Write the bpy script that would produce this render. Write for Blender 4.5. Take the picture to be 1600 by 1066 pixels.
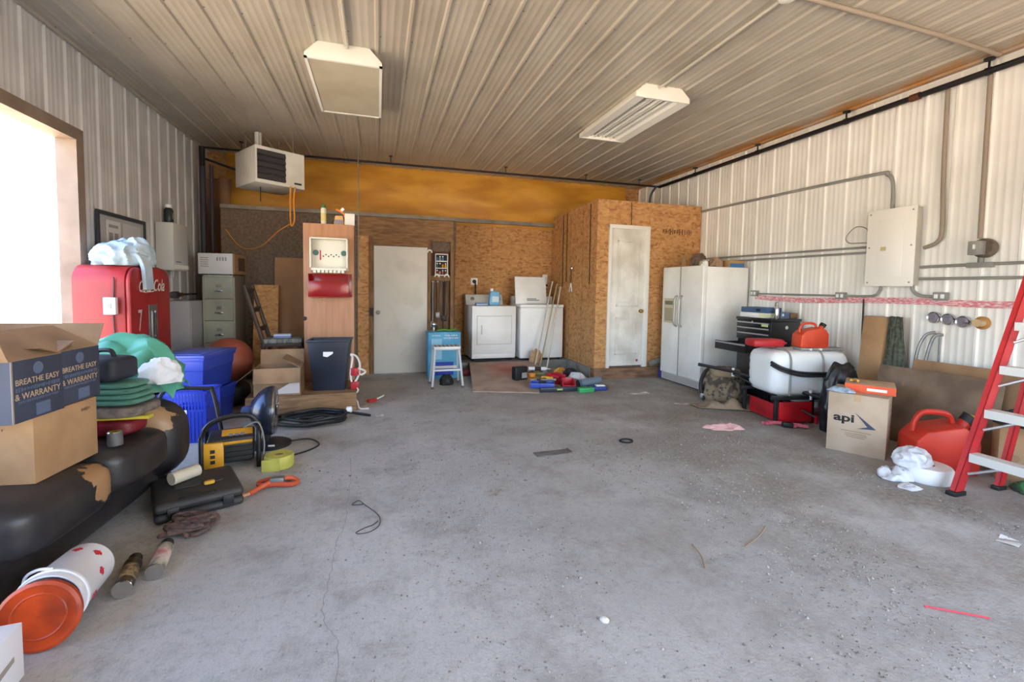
import bpy, bmesh, math, random
from mathutils import Vector, Matrix, noise
D = bpy.data
for o in list(D.objects): D.objects.remove(o)
S = bpy.context.scene
C = S.collection
# ------------------------------------------------------------------ camera
YAW, PITCH, ROLL, FPX, EYE = 0.289703, 0.0565512, 0.0160714, 705.0, 1.42
cy, sy, cp, sp = math.cos(YAW), math.sin(YAW), math.cos(PITCH), math.sin(PITCH)
fw = Vector((sy*cp, cy*cp, -sp)); rt = Vector((cy, -sy, 0)); up = rt.cross(fw)
r2 = rt*math.cos(ROLL)+up*math.sin(ROLL); u2 = up*math.cos(ROLL)-rt*math.sin(ROLL)
cam = D.objects.new('camera', D.cameras.new('camera')); C.objects.link(cam)
cam.matrix_world = Matrix(((r2.x, u2.x, -fw.x, 0), (r2.y, u2.y, -fw.y, 0), (r2.z, u2.z, -fw.z, EYE), (0, 0, 0, 1)))
cam.data.sensor_width = 36; cam.data.lens = 36*FPX/1600; cam.data.shift_y = (490-533)/1600; cam.data.clip_start = .05
S.camera = cam
# ------------------------------------------------------------------ sky, sun, exposure
W = D.worlds.new('world'); S.world = W; W.use_nodes = True
wn = W.node_tree.nodes; sky = wn.new('ShaderNodeTexSky'); sky.sky_type = 'NISHITA'; sky.sun_disc = False
sky.sun_elevation = math.radians(60); sky.sun_rotation = math.radians(120); sky.dust_density = 2.0; sky.air_density = 1.0
wn['Background'].inputs[1].default_value = .55
W.node_tree.links.new(sky.outputs[0], wn['Background'].inputs[0])
sun = D.objects.new('sun', D.lights.new('sun', 'SUN')); C.objects.link(sun)
sun.data.energy = 10; sun.data.angle = .01; sun.data.color = (1, .95, .86)
sun.rotation_euler = Vector((-.3, -.3, -1.0)).to_track_quat('-Z', 'Y').to_euler()
def portal(name, loc, rot, sx, sy_):
    l = D.lights.new(name, 'AREA'); l.shape = 'RECTANGLE'; l.size = sx; l.size_y = sy_; l.cycles.is_portal = True
    o = D.objects.new(name, l); C.objects.link(o); o.location = loc; o.rotation_euler = rot
portal('doorway_portal_side', (-3.0, 2.17, 1.35), (math.pi/2, 0, -math.pi/2), 7.4, 4.0)
portal('opening_portal_front', (2.9, -1.7, 1.4), (math.pi/2, 0, 0), 5.6, 3.6)  # sampling portal over the added, unseen front opening
vs = S.view_settings; vs.view_transform = 'Standard'; vs.look = 'None'; vs.gamma = 1; vs.use_curve_mapping = False
vs.exposure = 1.78
# ------------------------------------------------------------------ helpers
PI = math.pi
def lin(c): return tuple(((x/255)/12.92 if x/255 <= .04045 else ((x/255+.055)/1.055)**2.4) for x in c)+(1,)
MATS = {}
def mat(name, c, rough=.55, metal=0, c2=None, sc=6, lo=.4, hi=.65, bump=0, bsc=60, st=(1, 1, 1), alpha=1, trans=0, det=6, coat=0, emit=0):
    if name in MATS: return MATS[name]
    m = D.materials.new(name); m.use_nodes = True; MATS[name] = m
    n = m.node_tree.nodes; L = m.node_tree.links.new; p = n['Principled BSDF']
    p.inputs['Base Color'].default_value = lin(c); p.inputs['Roughness'].default_value = rough; p.inputs['Metallic'].default_value = metal
    p.inputs['Alpha'].default_value = alpha; p.inputs['Transmission Weight'].default_value = trans; p.inputs['Coat Weight'].default_value = coat
    if emit: p.inputs['Emission Color'].default_value = lin(c); p.inputs['Emission Strength'].default_value = emit
    if c2 or bump:
        tc = n.new('ShaderNodeTexCoord'); mp = n.new('ShaderNodeMapping'); mp.inputs['Scale'].default_value = st; L(tc.outputs['Object'], mp.inputs[0])
    if c2:
        t = n.new('ShaderNodeTexNoise'); t.inputs['Scale'].default_value = sc; t.inputs['Detail'].default_value = det; L(mp.outputs[0], t.inputs[0])
        r = n.new('ShaderNodeValToRGB'); r.color_ramp.elements[0].position = lo; r.color_ramp.elements[1].position = hi
        r.color_ramp.elements[0].color = lin(c); r.color_ramp.elements[1].color = lin(c2)
        L(t.outputs[0], r.inputs[0]); L(r.outputs[0], p.inputs['Base Color'])
    if bump:
        t2 = n.new('ShaderNodeTexNoise'); t2.inputs['Scale'].default_value = bsc; t2.inputs['Detail'].default_value = 4; L(mp.outputs[0], t2.inputs[0])
        b = n.new('ShaderNodeBump'); b.inputs['Strength'].default_value = bump; b.inputs['Distance'].default_value = .01
        L(t2.outputs[0], b.inputs['Height']); L(b.outputs[0], p.inputs['Normal'])
    return m
class B:
    def __init__(s): s.v = []; s.f = []
    def add(s, vs_, fs, M=None):
        o = len(s.v); s.v += [(M @ Vector(v)) if M else Vector(v) for v in vs_]; s.f += [tuple(i+o for i in f) for f in fs]; return s
    def box(s, x0, x1, y0, y1, z0, z1, M=None, tx=1, ty=1):
        cx, cy_ = (x0+x1)/2, (y0+y1)/2
        v = [(x0, y0, z0), (x1, y0, z0), (x1, y1, z0), (x0, y1, z0)]
        v += [(cx+(a-cx)*tx, cy_+(b-cy_)*ty, z1) for a, b, _ in v]
        return s.add(v, [(3, 2, 1, 0), (4, 5, 6, 7), (0, 1, 5, 4), (1, 2, 6, 5), (2, 3, 7, 6), (3, 0, 4, 7)], M)
    def tube(s, pts, r, n=8, closed=False, M=None):
        pts = [Vector(p) for p in pts]; N = len(pts); rr = r if isinstance(r, (list, tuple)) else [r]*N
        vv = []; ref = None
        for i, p in enumerate(pts):
            a = pts[(i-1) % N] if (closed or i > 0) else p; b = pts[(i+1) % N] if (closed or i < N-1) else p
            t = (b-a); t = t.normalized() if t.length > 1e-9 else Vector((0, 0, 1))
            if ref is None: ref = Vector((0, 0, 1)) if abs(t.z) < .9 else Vector((1, 0, 0))
            x = ref-t*ref.dot(t); x = x.normalized() if x.length > 1e-6 else t.orthogonal().normalized(); ref = x; y = t.cross(x)
            vv += [p+(x*math.cos(2*PI*k/n)+y*math.sin(2*PI*k/n))*rr[i] for k in range(n)]
        ff = []
        for i in range(N if closed else N-1):
            j = (i+1) % N
            ff += [(i*n+k, i*n+(k+1) % n, j*n+(k+1) % n, j*n+k) for k in range(n)]
        if not closed: ff += [tuple(range(n-1, -1, -1)), tuple((N-1)*n+k for k in range(n))]
        return s.add(vv, ff, M)
    def cyl(s, p, q, r, r2=None, n=16): return s.tube([p, q], [r, r if r2 is None else r2], n)
    def lathe(s, prof, n=24, M=None, cap=True):
        vv = [(r*math.cos(2*PI*k/n), r*math.sin(2*PI*k/n), z) for r, z in prof for k in range(n)]
        ff = [(i*n+k, i*n+(k+1) % n, (i+1)*n+(k+1) % n, (i+1)*n+k) for i in range(len(prof)-1) for k in range(n)]
        if cap: ff += [tuple(range(n-1, -1, -1)), tuple((len(prof)-1)*n+k for k in range(n))]
        return s.add(vv, ff, M)
    def prism(s, poly, d0, d1, M=None):
        n = len(poly); vv = [(a, b, d0) for a, b in poly]+[(a, b, d1) for a, b in poly]
        return s.add(vv, [tuple(range(n-1, -1, -1)), tuple(range(n, 2*n))]+[(i, (i+1) % n, n+(i+1) % n, n+i) for i in range(n)], M)
    def sheet(s, fn, nu, nv, th=.004, M=None):
        P = [[Vector(fn(i/nu, j/nv)) for j in range(nv+1)] for i in range(nu+1)]
        top = []; bot = []
        for i in range(nu+1):
            for j in range(nv+1):
                du = P[min(i+1, nu)][j]-P[max(i-1, 0)][j]; dv = P[i][min(j+1, nv)]-P[i][max(j-1, 0)]
                n_ = du.cross(dv); n_ = n_.normalized() if n_.length > 1e-9 else Vector((0, 0, 1))
                top.append(P[i][j]+n_*th/2); bot.append(P[i][j]-n_*th/2)
        w = nv+1; o = len(top); ff = []
        for i in range(nu):
            for j in range(nv):
                a, b, c, d = i*w+j, (i+1)*w+j, (i+1)*w+j+1, i*w+j+1
                ff += [(a, b, c, d), (o+d, o+c, o+b, o+a)]
        for i in range(nu): ff += [(i*w, o+i*w, o+(i+1)*w, (i+1)*w), ((i+1)*w+nv, o+(i+1)*w+nv, o+i*w+nv, i*w+nv)]
        for j in range(nv): ff += [(j+1, o+j+1, o+j, j), (nu*w+j, o+nu*w+j, o+nu*w+j+1, nu*w+j+1)]
        return s.add(top+bot, ff, M)
    def pillow(s, c, size, p=5, M=None, sub=4):
        bm = bmesh.new(); bmesh.ops.create_icosphere(bm, subdivisions=sub, radius=1); vv = []
        for v in bm.verts:
            d = v.co; k = (abs(d.x)**p+abs(d.y)**p+abs(d.z)**p)**(-1/p); vv.append((c[0]+d.x*k*size[0]/2, c[1]+d.y*k*size[1]/2, c[2]+d.z*k*size[2]/2))
        ff = [tuple(v.index for v in f.verts) for f in bm.faces]; bm.free(); return s.add(vv, ff, M)
    def rag(s, sx, sy_, h, seed=0, M=None, n=26):
        def fn(u, v):
            a, b_ = 2*u-1, 2*v-1; k = 1+.3*noise.noise(Vector((a*1.7+seed, b_*1.7, seed*3.1)))
            x, y = a*math.sqrt(1-b_*b_/2)*sx*k, b_*math.sqrt(1-a*a/2)*sy_*k; r = max(abs(a), abs(b_))
            w = noise.noise(Vector((x*9/max(.1, sx*5)+seed, y*9/max(.1, sx*5), seed)))
            return (x, y, .006+h*(1-r**3)*max(.05, .55+1.1*(1-2*abs(w))*.6-.25))
        return s.sheet(fn, n, n, .006, M)
    def blob(s, size, seed=0, amp=.25, freq=2.2, flat=.35, sub=4, M=None, ridge=True):
        bm = bmesh.new(); bmesh.ops.create_icosphere(bm, subdivisions=sub, radius=1)
        off = Vector((seed*7.3, seed*3.1, seed*1.7)); vv = []
        for v in bm.verts:
            p = v.co.copy(); a = noise.noise(p*freq+off)
            if ridge: a = 1-2*abs(a)+.22*noise.noise(p*freq*2.3+off)-.5
            p *= 1+amp*a
            if p.z < -flat: p.z = -flat
            vv.append((p.x*size[0], p.y*size[1], (p.z+flat)*size[2]))
        ff = [tuple(v.index for v in f.verts) for f in bm.faces]; bm.free()
        return s.add(vv, ff, M)
def spl(pts, n=6, closed=False):
    P = [Vector(p) for p in pts]; N = len(P); out = []
    for i in range(N if closed else N-1):
        g = (lambda k: P[k % N]) if closed else (lambda k: P[max(0, min(N-1, k))])
        a, b, c, d = g(i-1), g(i), g(i+1), g(i+2)
        for k in range(n):
            t = k/n; out.append(.5*((2*b)+(c-a)*t+(2*a-5*b+4*c-d)*t*t+(3*b-a-3*c+d)*t**3))
    if not closed: out.append(P[-1])
    return out
def FM(o, r, u):
    r = Vector(r).normalized(); u = Vector(u); u = (u-r*u.dot(r)).normalized(); n = r.cross(u)
    return Matrix(((r.x, u.x, n.x, o[0]), (r.y, u.y, n.y, o[1]), (r.z, u.z, n.z, o[2]), (0, 0, 0, 1)))
def TR(x=0, y=0, z=0, rz=0, rx=0, ry=0):
    return Matrix.Translation((x, y, z)) @ Matrix.Rotation(rz, 4, 'Z') @ Matrix.Rotation(ry, 4, 'Y') @ Matrix.Rotation(rx, 4, 'X')
def tag(o, label=None, cat=None, group=None, kind=None):
    if label: o['label'] = label
    if cat: o['category'] = cat
    if group: o['group'] = group
    if kind: o['kind'] = kind
    return o
def mk(name, b, m, parent=None, loc=None, rz=0, M=None, bev=0, seg=2, ang=40):
    me = D.meshes.new(name); bm = bmesh.new(); bv = [bm.verts.new(v) for v in b.v]
    for f in b.f:
        try: bm.faces.new([bv[i] for i in f])
        except ValueError: pass
    bmesh.ops.recalc_face_normals(bm, faces=bm.faces)
    if bev:
        es = [e for e in bm.edges if len(e.link_faces) == 2 and e.calc_face_angle(0) > .6]
        bmesh.ops.bevel(bm, geom=es, offset=bev, segments=seg, affect='EDGES', profile=.5, clamp_overlap=True)
    bm.to_mesh(me); bm.free()
    me.polygons.foreach_set('use_smooth', [True]*len(me.polygons)); me.set_sharp_from_angle(angle=math.radians(ang))
    me.materials.append(m)
    o = D.objects.new(name, me); C.objects.link(o)
    if parent: o.parent = parent
    if M is not None: o.matrix_local = M
    elif loc is not None or rz: o.location = loc or (0, 0, 0); o.rotation_euler = (0, 0, rz)
    return o
def thing(name, label, cat, loc=(0, 0, 0), rz=0, group=None, M=None):
    o = D.objects.new(name, None); C.objects.link(o); o.empty_display_size = .1
    if M is not None: o.matrix_world = M
    else: o.location = loc; o.rotation_euler = (0, 0, rz)
    return tag(o, label, cat, group)
def one(name, b, m, label, cat, loc=None, rz=0, M=None, bev=0, group=None, kind=None, seg=2, ang=40):
    return tag(mk(name, b, m, None, loc, rz, M, bev, seg, ang), label, cat, group, kind)
def struct(name, b, m, parent=None, **k): 
    o = mk(name, b, m, parent, **k)
    if not parent: o['kind'] = 'structure'
    return o
def dup(o, parent=None):
    c = o.copy(); C.objects.link(c); c.parent = parent
    for ch in list(o.children): dup(ch, c)
    return c
def text(body, w, m, parent, M, ext=.0008, name='lettering', h=None, shear=0, bold=0, spacing=1):
    cu = D.curves.new('t', 'FONT'); cu.body = body; cu.align_x = 'CENTER'; cu.align_y = 'CENTER'; cu.size = 1; cu.shear = shear; cu.offset = bold; cu.space_character = spacing; cu.resolution_u = 4
    t = D.objects.new('t', cu); C.objects.link(t); bpy.context.view_layer.update()
    me = D.meshes.new_from_object(t.evaluated_get(bpy.context.evaluated_depsgraph_get())); D.objects.remove(t); D.curves.remove(cu)
    xs = [v.co.x for v in me.vertices]; ys = [v.co.y for v in me.vertices]
    if not xs: return
    s = w/(max(xs)-min(xs)); cx, cy_ = (max(xs)+min(xs))/2, (max(ys)+min(ys))/2; s2 = s if h is None else h/(max(ys)-min(ys))
    bm = bmesh.new(); bm.from_mesh(me)
    for v in bm.verts: v.co = Vector(((v.co.x-cx)*s, (v.co.y-cy_)*s2, 0))
    r = bmesh.ops.extrude_face_region(bm, geom=list(bm.faces))
    for g in r['geom']:
        if isinstance(g, bmesh.types.BMVert): g.co.z += ext
    bmesh.ops.recalc_face_normals(bm, faces=bm.faces); bm.to_mesh(me); bm.free(); me.materials.clear(); me.materials.append(m)
    o = D.objects.new(name, me); C.objects.link(o); o.parent = parent; o.matrix_local = M; return o
def marks(w, h, m, parent, M, seed=0, n=14, name='print'):
    rr_ = random.Random(seed); b = B(); x = -w/2
    while x < w/2:
        k = rr_.uniform(.35, 1)*w/n; hh = h*rr_.uniform(.55, 1)
        b.box(x, min(w/2, x+k*.55), -hh/2, hh/2, 0, .0008)
        if rr_.random() < .5: b.box(x, min(w/2, x+k), hh/2-h*.16, hh/2, 0, .0008)
        if rr_.random() < .4: b.box(x, min(w/2, x+k), -h*.08, h*.08, 0, .0008)
        x += k*1.15
    return mk(name, b, m, parent, M=M)
# ------------------------------------------------------------------ materials
def osb(name, base, dark, lite, sx, sy_, sz):
    m = D.materials.new(name); m.use_nodes = True; n = m.node_tree.nodes; L = m.node_tree.links.new; p = n['Principled BSDF']; p.inputs['Roughness'].default_value = .75
    tc = n.new('ShaderNodeTexCoord'); last = None
    nz = n.new('ShaderNodeTexNoise'); nz.inputs['Scale'].default_value = 5; L(tc.outputs['Object'], nz.inputs[0])
    for k, (a, b, c) in enumerate(((sx, sy_, sz), (sx*1.6, sy_*1.4, sz*.55))):
        mp = n.new('ShaderNodeMapping'); mp.inputs['Scale'].default_value = (a, b, c); mp.inputs['Rotation'].default_value = (.25*k, .3*k-.12, .2*k); mp.inputs['Location'].default_value = (k*3, 0, k*5)
        ad = n.new('ShaderNodeMixRGB'); ad.inputs[0].default_value = .12; L(tc.outputs['Object'], ad.inputs[1]); L(nz.outputs['Color'], ad.inputs[2]); L(ad.outputs[0], mp.inputs[0])
        vo = n.new('ShaderNodeTexVoronoi'); vo.inputs['Scale'].default_value = 1; L(mp.outputs[0], vo.inputs[0])
        sep = n.new('ShaderNodeSeparateColor'); L(vo.outputs['Color'], sep.inputs[0])
        r = n.new('ShaderNodeValToRGB'); e = r.color_ramp.elements; e[0].position = .05; e[0].color = lin(dark); e[1].position = .95; e[1].color = lin(lite)
        q = e.new(.28); q.color = lin(base); q = e.new(.75); q.color = lin(tuple((x+y)/2 for x, y in zip(base, lite)))
        L(sep.outputs[k], r.inputs[0])
        if last is None: last = r
        else:
            mx = n.new('ShaderNodeMixRGB'); mx.inputs[0].default_value = .5; L(last.outputs[0], mx.inputs[1]); L(r.outputs[0], mx.inputs[2]); last = mx
    L(last.outputs[0], p.inputs['Base Color']); MATS[name] = m; return m
OSBY = osb('osb_board', (192, 140, 86), (150, 96, 52), (210, 164, 112), 14, 14, 60)
OSBX = osb('osb_board_side', (192, 140, 86), (150, 96, 52), (210, 164, 112), 20, 20, 44)
PANEL = mat('panel_white', (243, 242, 238), .42, c2=(232, 230, 224), sc=1.5)
def ceiling_mat():
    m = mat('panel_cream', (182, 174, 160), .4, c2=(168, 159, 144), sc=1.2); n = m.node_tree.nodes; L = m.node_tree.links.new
    tc = n.new('ShaderNodeNewGeometry'); sp_ = n.new('ShaderNodeSeparateXYZ'); L(tc.outputs['Position'], sp_.inputs[0])
    mr = n.new('ShaderNodeMapRange'); mr.inputs[1].default_value = 4.6; mr.inputs[2].default_value = 5.05; L(sp_.outputs[0], mr.inputs[0])
    nz = n.new('ShaderNodeTexNoise'); nz.inputs['Scale'].default_value = 1.6; nz.inputs['Detail'].default_value = 5; L(tc.outputs['Position'], nz.inputs[0])
    mu = n.new('ShaderNodeMath'); mu.operation = 'MULTIPLY'; L(mr.outputs[0], mu.inputs[0]); L(nz.outputs[0], mu.inputs[1])
    rr = n.new('ShaderNodeValToRGB'); rr.color_ramp.elements[0].position = .3; rr.color_ramp.elements[1].position = .52; L(mu.outputs[0], rr.inputs[0])
    mx = n.new('ShaderNodeMixRGB'); src = [l for l in m.node_tree.links if l.to_socket.name == 'Base Color'][0].from_socket
    L(rr.outputs[0], mx.inputs[0]); L(src, mx.inputs[1]); mx.inputs[2].default_value = lin((178, 124, 62)); L(mx.outputs[0], n['Principled BSDF'].inputs['Base Color']); return m
CEIL = ceiling_mat()
def floor_mat():
    m = D.materials.new('concrete'); m.use_nodes = True; n = m.node_tree.nodes; L = m.node_tree.links.new; p = n['Principled BSDF']; p.inputs['Roughness'].default_value = .85
    tc = n.new('ShaderNodeTexCoord')
    def nz(s, d=8, ro=.6):
        t = n.new('ShaderNodeTexNoise'); t.inputs['Scale'].default_value = s; t.inputs['Detail'].default_value = d; t.inputs['Roughness'].default_value = ro; L(tc.outputs['Object'], t.inputs[0]); return t
    def ramp(t, a, b, c0, c1):
        r = n.new('ShaderNodeValToRGB'); r.color_ramp.elements[0].position = a; r.color_ramp.elements[1].position = b; r.color_ramp.elements[0].color = c0; r.color_ramp.elements[1].color = c1; L(t.outputs[0], r.inputs[0]); return r
    def mix(f, a, b, bt='MIX'):
        x = n.new('ShaderNodeMixRGB'); x.blend_type = bt
        if isinstance(f, float): x.inputs[0].default_value = f
        else: L(f.outputs[0], x.inputs[0])
        for k, y in ((1, a), (2, b)):
            if isinstance(y, tuple): x.inputs[k].default_value = y
            else: L(y.outputs[0], x.inputs[k])
        return x
    W1, B0 = (1, 1, 1, 1), (0, 0, 0, 1)
    base = ramp(nz(.7), .35, .68, lin((164, 163, 160)), lin((188, 187, 184)))
    a = mix(ramp(nz(2.2, 10, .75), .48, .68, B0, (.8, .8, .8, 1)), base, lin((132, 127, 120)))
    b_ = mix(ramp(nz(26, 10, .85), .5, .68, B0, (.65, .65, .65, 1)), a, lin((116, 112, 106)))
    c_ = mix(ramp(nz(110, 6, .8), .55, .68, B0, (.7, .7, .7, 1)), b_, lin((204, 202, 197)))
    # dust and mud tracked in on the right hand half
    sx = n.new('ShaderNodeSeparateXYZ'); L(tc.outputs['Object'], sx.inputs[0]); mr = n.new('ShaderNodeMapRange'); mr.inputs[1].default_value = .3; mr.inputs[2].default_value = 3.2; L(sx.outputs[0], mr.inputs[0])
    dm = mix(1.0, mr, ramp(nz(1.3, 9, .65), .35, .6, B0, W1), 'MULTIPLY')
    d_ = mix(dm, c_, mix(ramp(nz(30, 6), .4, .65, B0, W1), lin((126, 120, 111)), lin((152, 146, 136))))
    L(d_.outputs[0], p.inputs['Base Color'])
    bp = n.new('ShaderNodeBump'); bp.inputs['Strength'].default_value = .6; bp.inputs['Distance'].default_value = .006; L(nz(70, 8).outputs[0], bp.inputs['Height']); L(bp.outputs[0], p.inputs['Normal'])
    MATS['concrete'] = m; return m
CONC = floor_mat()
BLACK = mat('black_plastic', (24, 24, 26), .5, c2=(34, 34, 36), sc=4)
STEEL = mat('galvanised_steel', (150, 150, 150), .45, .7, c2=(125, 126, 128), sc=8)
CHROME = mat('chrome', (205, 205, 208), .18, 1)
WHITE = mat('white_enamel', (246, 246, 246), .35, c2=(238, 238, 236), sc=3)
CARD = mat('cardboard', (178, 142, 104), .85, c2=(162, 126, 90), sc=5)
CARD2 = mat('cardboard_worn', (158, 126, 94), .88, c2=(128, 100, 74), sc=4)
WOOD = mat('pine_lumber', (178, 138, 92), .75, c2=(140, 100, 62), sc=3, st=(12, 12, 1.5))
WOODH = mat('plywood_strip', (150, 116, 80), .78, c2=(118, 88, 60), sc=3, st=(1.5, 12, 12))
INK = mat('dark_print', (38, 38, 42), .6)
WPRINT = mat('white_print', (232, 230, 226), .6)
# ------------------------------------------------------------------ setting
XL, XR, YB, HC, YF = -2.59, 5.2, 8.36, 3.5, -1.3
PT = .256
gnd = B().box(-60, 60, -60, 60, -.3, -.06)
struct('ground', gnd, mat('gravel_yard', (206, 186, 156), .95, c2=(186, 166, 136), sc=2))
floor = struct('floor', B().box(XL-.12, XR+.12, YF-.1, YB+.12, -.2, 0), CONC)
def ribs(n, L_):
    pr = []
    for i in range(n):
        x = i*PT
        for c, bw, tw, h in ((.0, .042, .018, .017), (.27, .03, .012, .003), (.5, .03, .012, .003), (.73, .03, .012, .003)):
            q = x+c*PT+.026; pr += [(q-bw/2, 0), (q-tw/2, h), (q+tw/2, h), (q+bw/2, 0)]
    pr = [(0, 0)]+pr+[(n*PT, 0)]
    b = B(); N = len(pr); vv = [(a, 0, h+.0006) for a, h in pr]+[(a, L_, h+.0006) for a, h in pr]+[(0, 0, -.002), (n*PT, 0, -.002), (0, L_, -.002), (n*PT, L_, -.002)]
    k = 2*N
    b.add(vv, [(i, i+1, N+i+1, N+i) for i in range(N-1)]+[(k, k+2, k+3, k+1)]); return b
def panels(parent, a0, a1, b0, b1, M, m, start=0):
    """ribbed sheets three pitches wide between a0 and a1 (across ribs), from b0 to b1 (along ribs)"""
    x = a0; k = 0
    while x < a1-.02:
        n = min(3, max(1, round((a1-x)/PT)))
        o = mk('panel', ribs(n, b1-b0), m, parent, M=M @ TR(x, b0, .001 if k % 2 else 0)); x += n*PT; k += 1
MC = FM((0, 0, HC), (1, 0, 0), (0, -1, 0))     # ceiling: across = x, along = -y, normal = -z
ceil = struct('ceiling', B().box(XL-.12, XR+.12, YF-.1, YB+.12, HC+.004, HC+.15), WHITE)
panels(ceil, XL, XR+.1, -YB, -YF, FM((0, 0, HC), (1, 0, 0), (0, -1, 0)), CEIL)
sb = B(); n_r = int((XR-XL)/PT)
for i in range(n_r):
    for j in range(14):
        x, y = XL+i*PT+.026+.03, YF+.45+.7*j
        sb.add([(x-.006, y-.006, HC-.004), (x+.006, y-.006, HC-.004), (x+.006, y+.006, HC-.004), (x-.006, y+.006, HC-.004), (x, y, HC-.008)], [(0, 1, 4), (1, 2, 4), (2, 3, 4), (3, 0, 4), (3, 2, 1, 0)])
tag(mk('fasteners', sb, mat('screw_brown', (120, 104, 88), .6, .3), ceil), kind='stuff')
# right wall
wr = struct('wall_right', B().box(XR+.003, XR+.12, YF-.1, YB+.12, 0, HC), WHITE)
panels(wr, -YB, -YF, 0, HC-.02, FM((XR, 0, 0), (0, -1, 0), (0, 0, 1)), PANEL)
# left wall with the open bay door
OY0, OY1, OZ = -.7, 5.04, 2.69
wl = struct('wall_left', B().box(XL-.12, XL-.003, OY1, YB+.12, 0, HC).box(XL-.12, XL-.003, YF-.1, OY0, 0, HC).box(XL-.12, XL-.003, OY0, OY1, OZ, HC), WHITE)
ML = FM((XL, 0, 0), (0, 1, 0), (0, 0, 1))
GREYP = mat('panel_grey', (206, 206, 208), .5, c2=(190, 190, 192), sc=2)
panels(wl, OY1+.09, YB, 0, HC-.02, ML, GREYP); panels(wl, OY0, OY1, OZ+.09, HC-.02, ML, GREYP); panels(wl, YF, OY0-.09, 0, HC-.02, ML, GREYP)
TRIM = mat('jamb_paint', (150, 132, 118), .6, c2=(128, 110, 96), sc=3)
struct('trim_1', B().box(XL-.13, XL+.025, OY1-.015, OY1+.09, 0, OZ+.09), TRIM)
struct('trim_2', B().box(XL-.13, XL+.024, OY0, OY1-.015, OZ-.015, OZ+.09), TRIM)
struct('trim_3', B().box(XL-.13, XL+.025, OY0-.09, OY0+.015, 0, OZ+.09), TRIM)
# unseen front wall behind the camera, its opening added and sized for fill light
FX0, FX1, FZ = 1.0, 4.9, 2.6
struct('wall_front', B().box(XL-.12, FX0, YF-.1, YF, 0, HC).box(FX1, XR+.12, YF-.1, YF, 0, HC).box(FX0, FX1, YF-.1, YF, FZ, HC), WHITE)
# back wall with its amber vapour barrier
struct('wall_back', B().box(XL-.12, XR+.12, YB+.01, YB+.12, 0, HC), OSBY)
AMBER = mat('amber_vapour_barrier', (214, 156, 58), .32, c2=(186, 126, 42), sc=1.6, st=(.8, 1, 3), bump=.12, bsc=3)
def vb(u, v):
    x = -2.3+u*7.15; z = 2.55+v*.97
    return (x, YB-.06-.035*math.sin(v*PI)+.03*noise.noise(Vector((x*1.1, z*2.2, 3)))-.05*(1-v)**3, z)
one('vapour_barrier', B().sheet(vb, 60, 14, .003), AMBER, 'amber plastic vapour barrier sheet stretched high across the back wall', 'plastic sheet')
def vb2(u, v):
    z = .02+v*3.0; x = -2.5+u*(.16+.2*v)
    return (x, YB-.3-.12*u+.03*math.sin(u*9+z*2), z)
one('barrier_drape', B().sheet(vb2, 10, 16, .003), mat('dull_amber', (140, 96, 60), .5, c2=(120, 92, 74), sc=3), 'loose brownish plastic drape hanging in the back left corner', 'plastic sheet')
# ------------------------------------------------------------------ inner back wall with the steel door (stands forward of the back wall)
YD = 7.5
DARKB = mat('grey_chipboard', (118, 100, 84), .85, c2=(92, 78, 68), sc=26)
PLYB = mat('brown_plywood', (150, 112, 74), .75, c2=(116, 84, 56), sc=4, st=(1.5, 8, 8))
OLDW = mat('old_lumber', (146, 112, 76), .8, c2=(110, 80, 54), sc=3, st=(12, 12, 1.5))
wi = struct('wall_inner', B().box(-2.17, -.16, YD, YD+.012, 0, 2.5).box(-2.17, 1.25, YD+.02, YD+.11, 2.0, 2.5).box(-2.17, -.1, YD+.02, YD+.11, 0, 2.0).box(.79, 1.25, YD+.09, YD+.11, 0, 2.2), DARKB)
mk('header_board', B().box(-.3, 1.2, YD-.016, YD+.004, 2.2, 2.5), PLYB, wi)
mk('side_sheet', B().box(-.3, -.1, YD-.012, YD+.004, 0, 2.2), OSBY, wi)
for x0, x1 in ((-.13, -.065), (.785, .835), (1.155, 1.21)): mk('stud', B().box(x0, x1, YD-.03, YD+.06, 0, 2.2), OLDW, wi, bev=.003)
mk('lintel', B().box(-.13, .835, YD-.028, YD+.06, 2.06, 2.2), PLYB, wi, bev=.003)
mk('bay_plate', B().box(.835, 1.155, YD-.028, YD+.06, 2.16, 2.2), OLDW, wi)
mk('bay_back', B().box(.835, 1.155, YD+.06, YD+.075, 1.6, 2.16), mat('red_hardboard', (112, 58, 40), .7, c2=(92, 48, 36), sc=4), wi)
mk('bay_rail', B().box(.835, 1.155, YD-.02, YD+.02, 1.52, 1.6), OLDW, wi, bev=.003)
for i in range(3): mk('bay_plank', B().box(.84+.105*i, .84+.105*i+.098, YD+.05, YD+.072, 0, 1.55), mat('weathered_plank', (124, 96, 72), .85, c2=(92, 70, 54), sc=3, st=(12, 12, 1.5)), wi, bev=.002)
struct('trim_4', B().box(-2.17, 1.25, YD-.03, YD+.03, 2.505, 2.56), mat('grey_beam', (142, 134, 124), .7, c2=(122, 112, 100), sc=4))
struct('trim_5', B().box(1.25, 3.26, YB-.18, YB-.001, 2.6, 2.67), MATS['grey_beam'])
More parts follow.
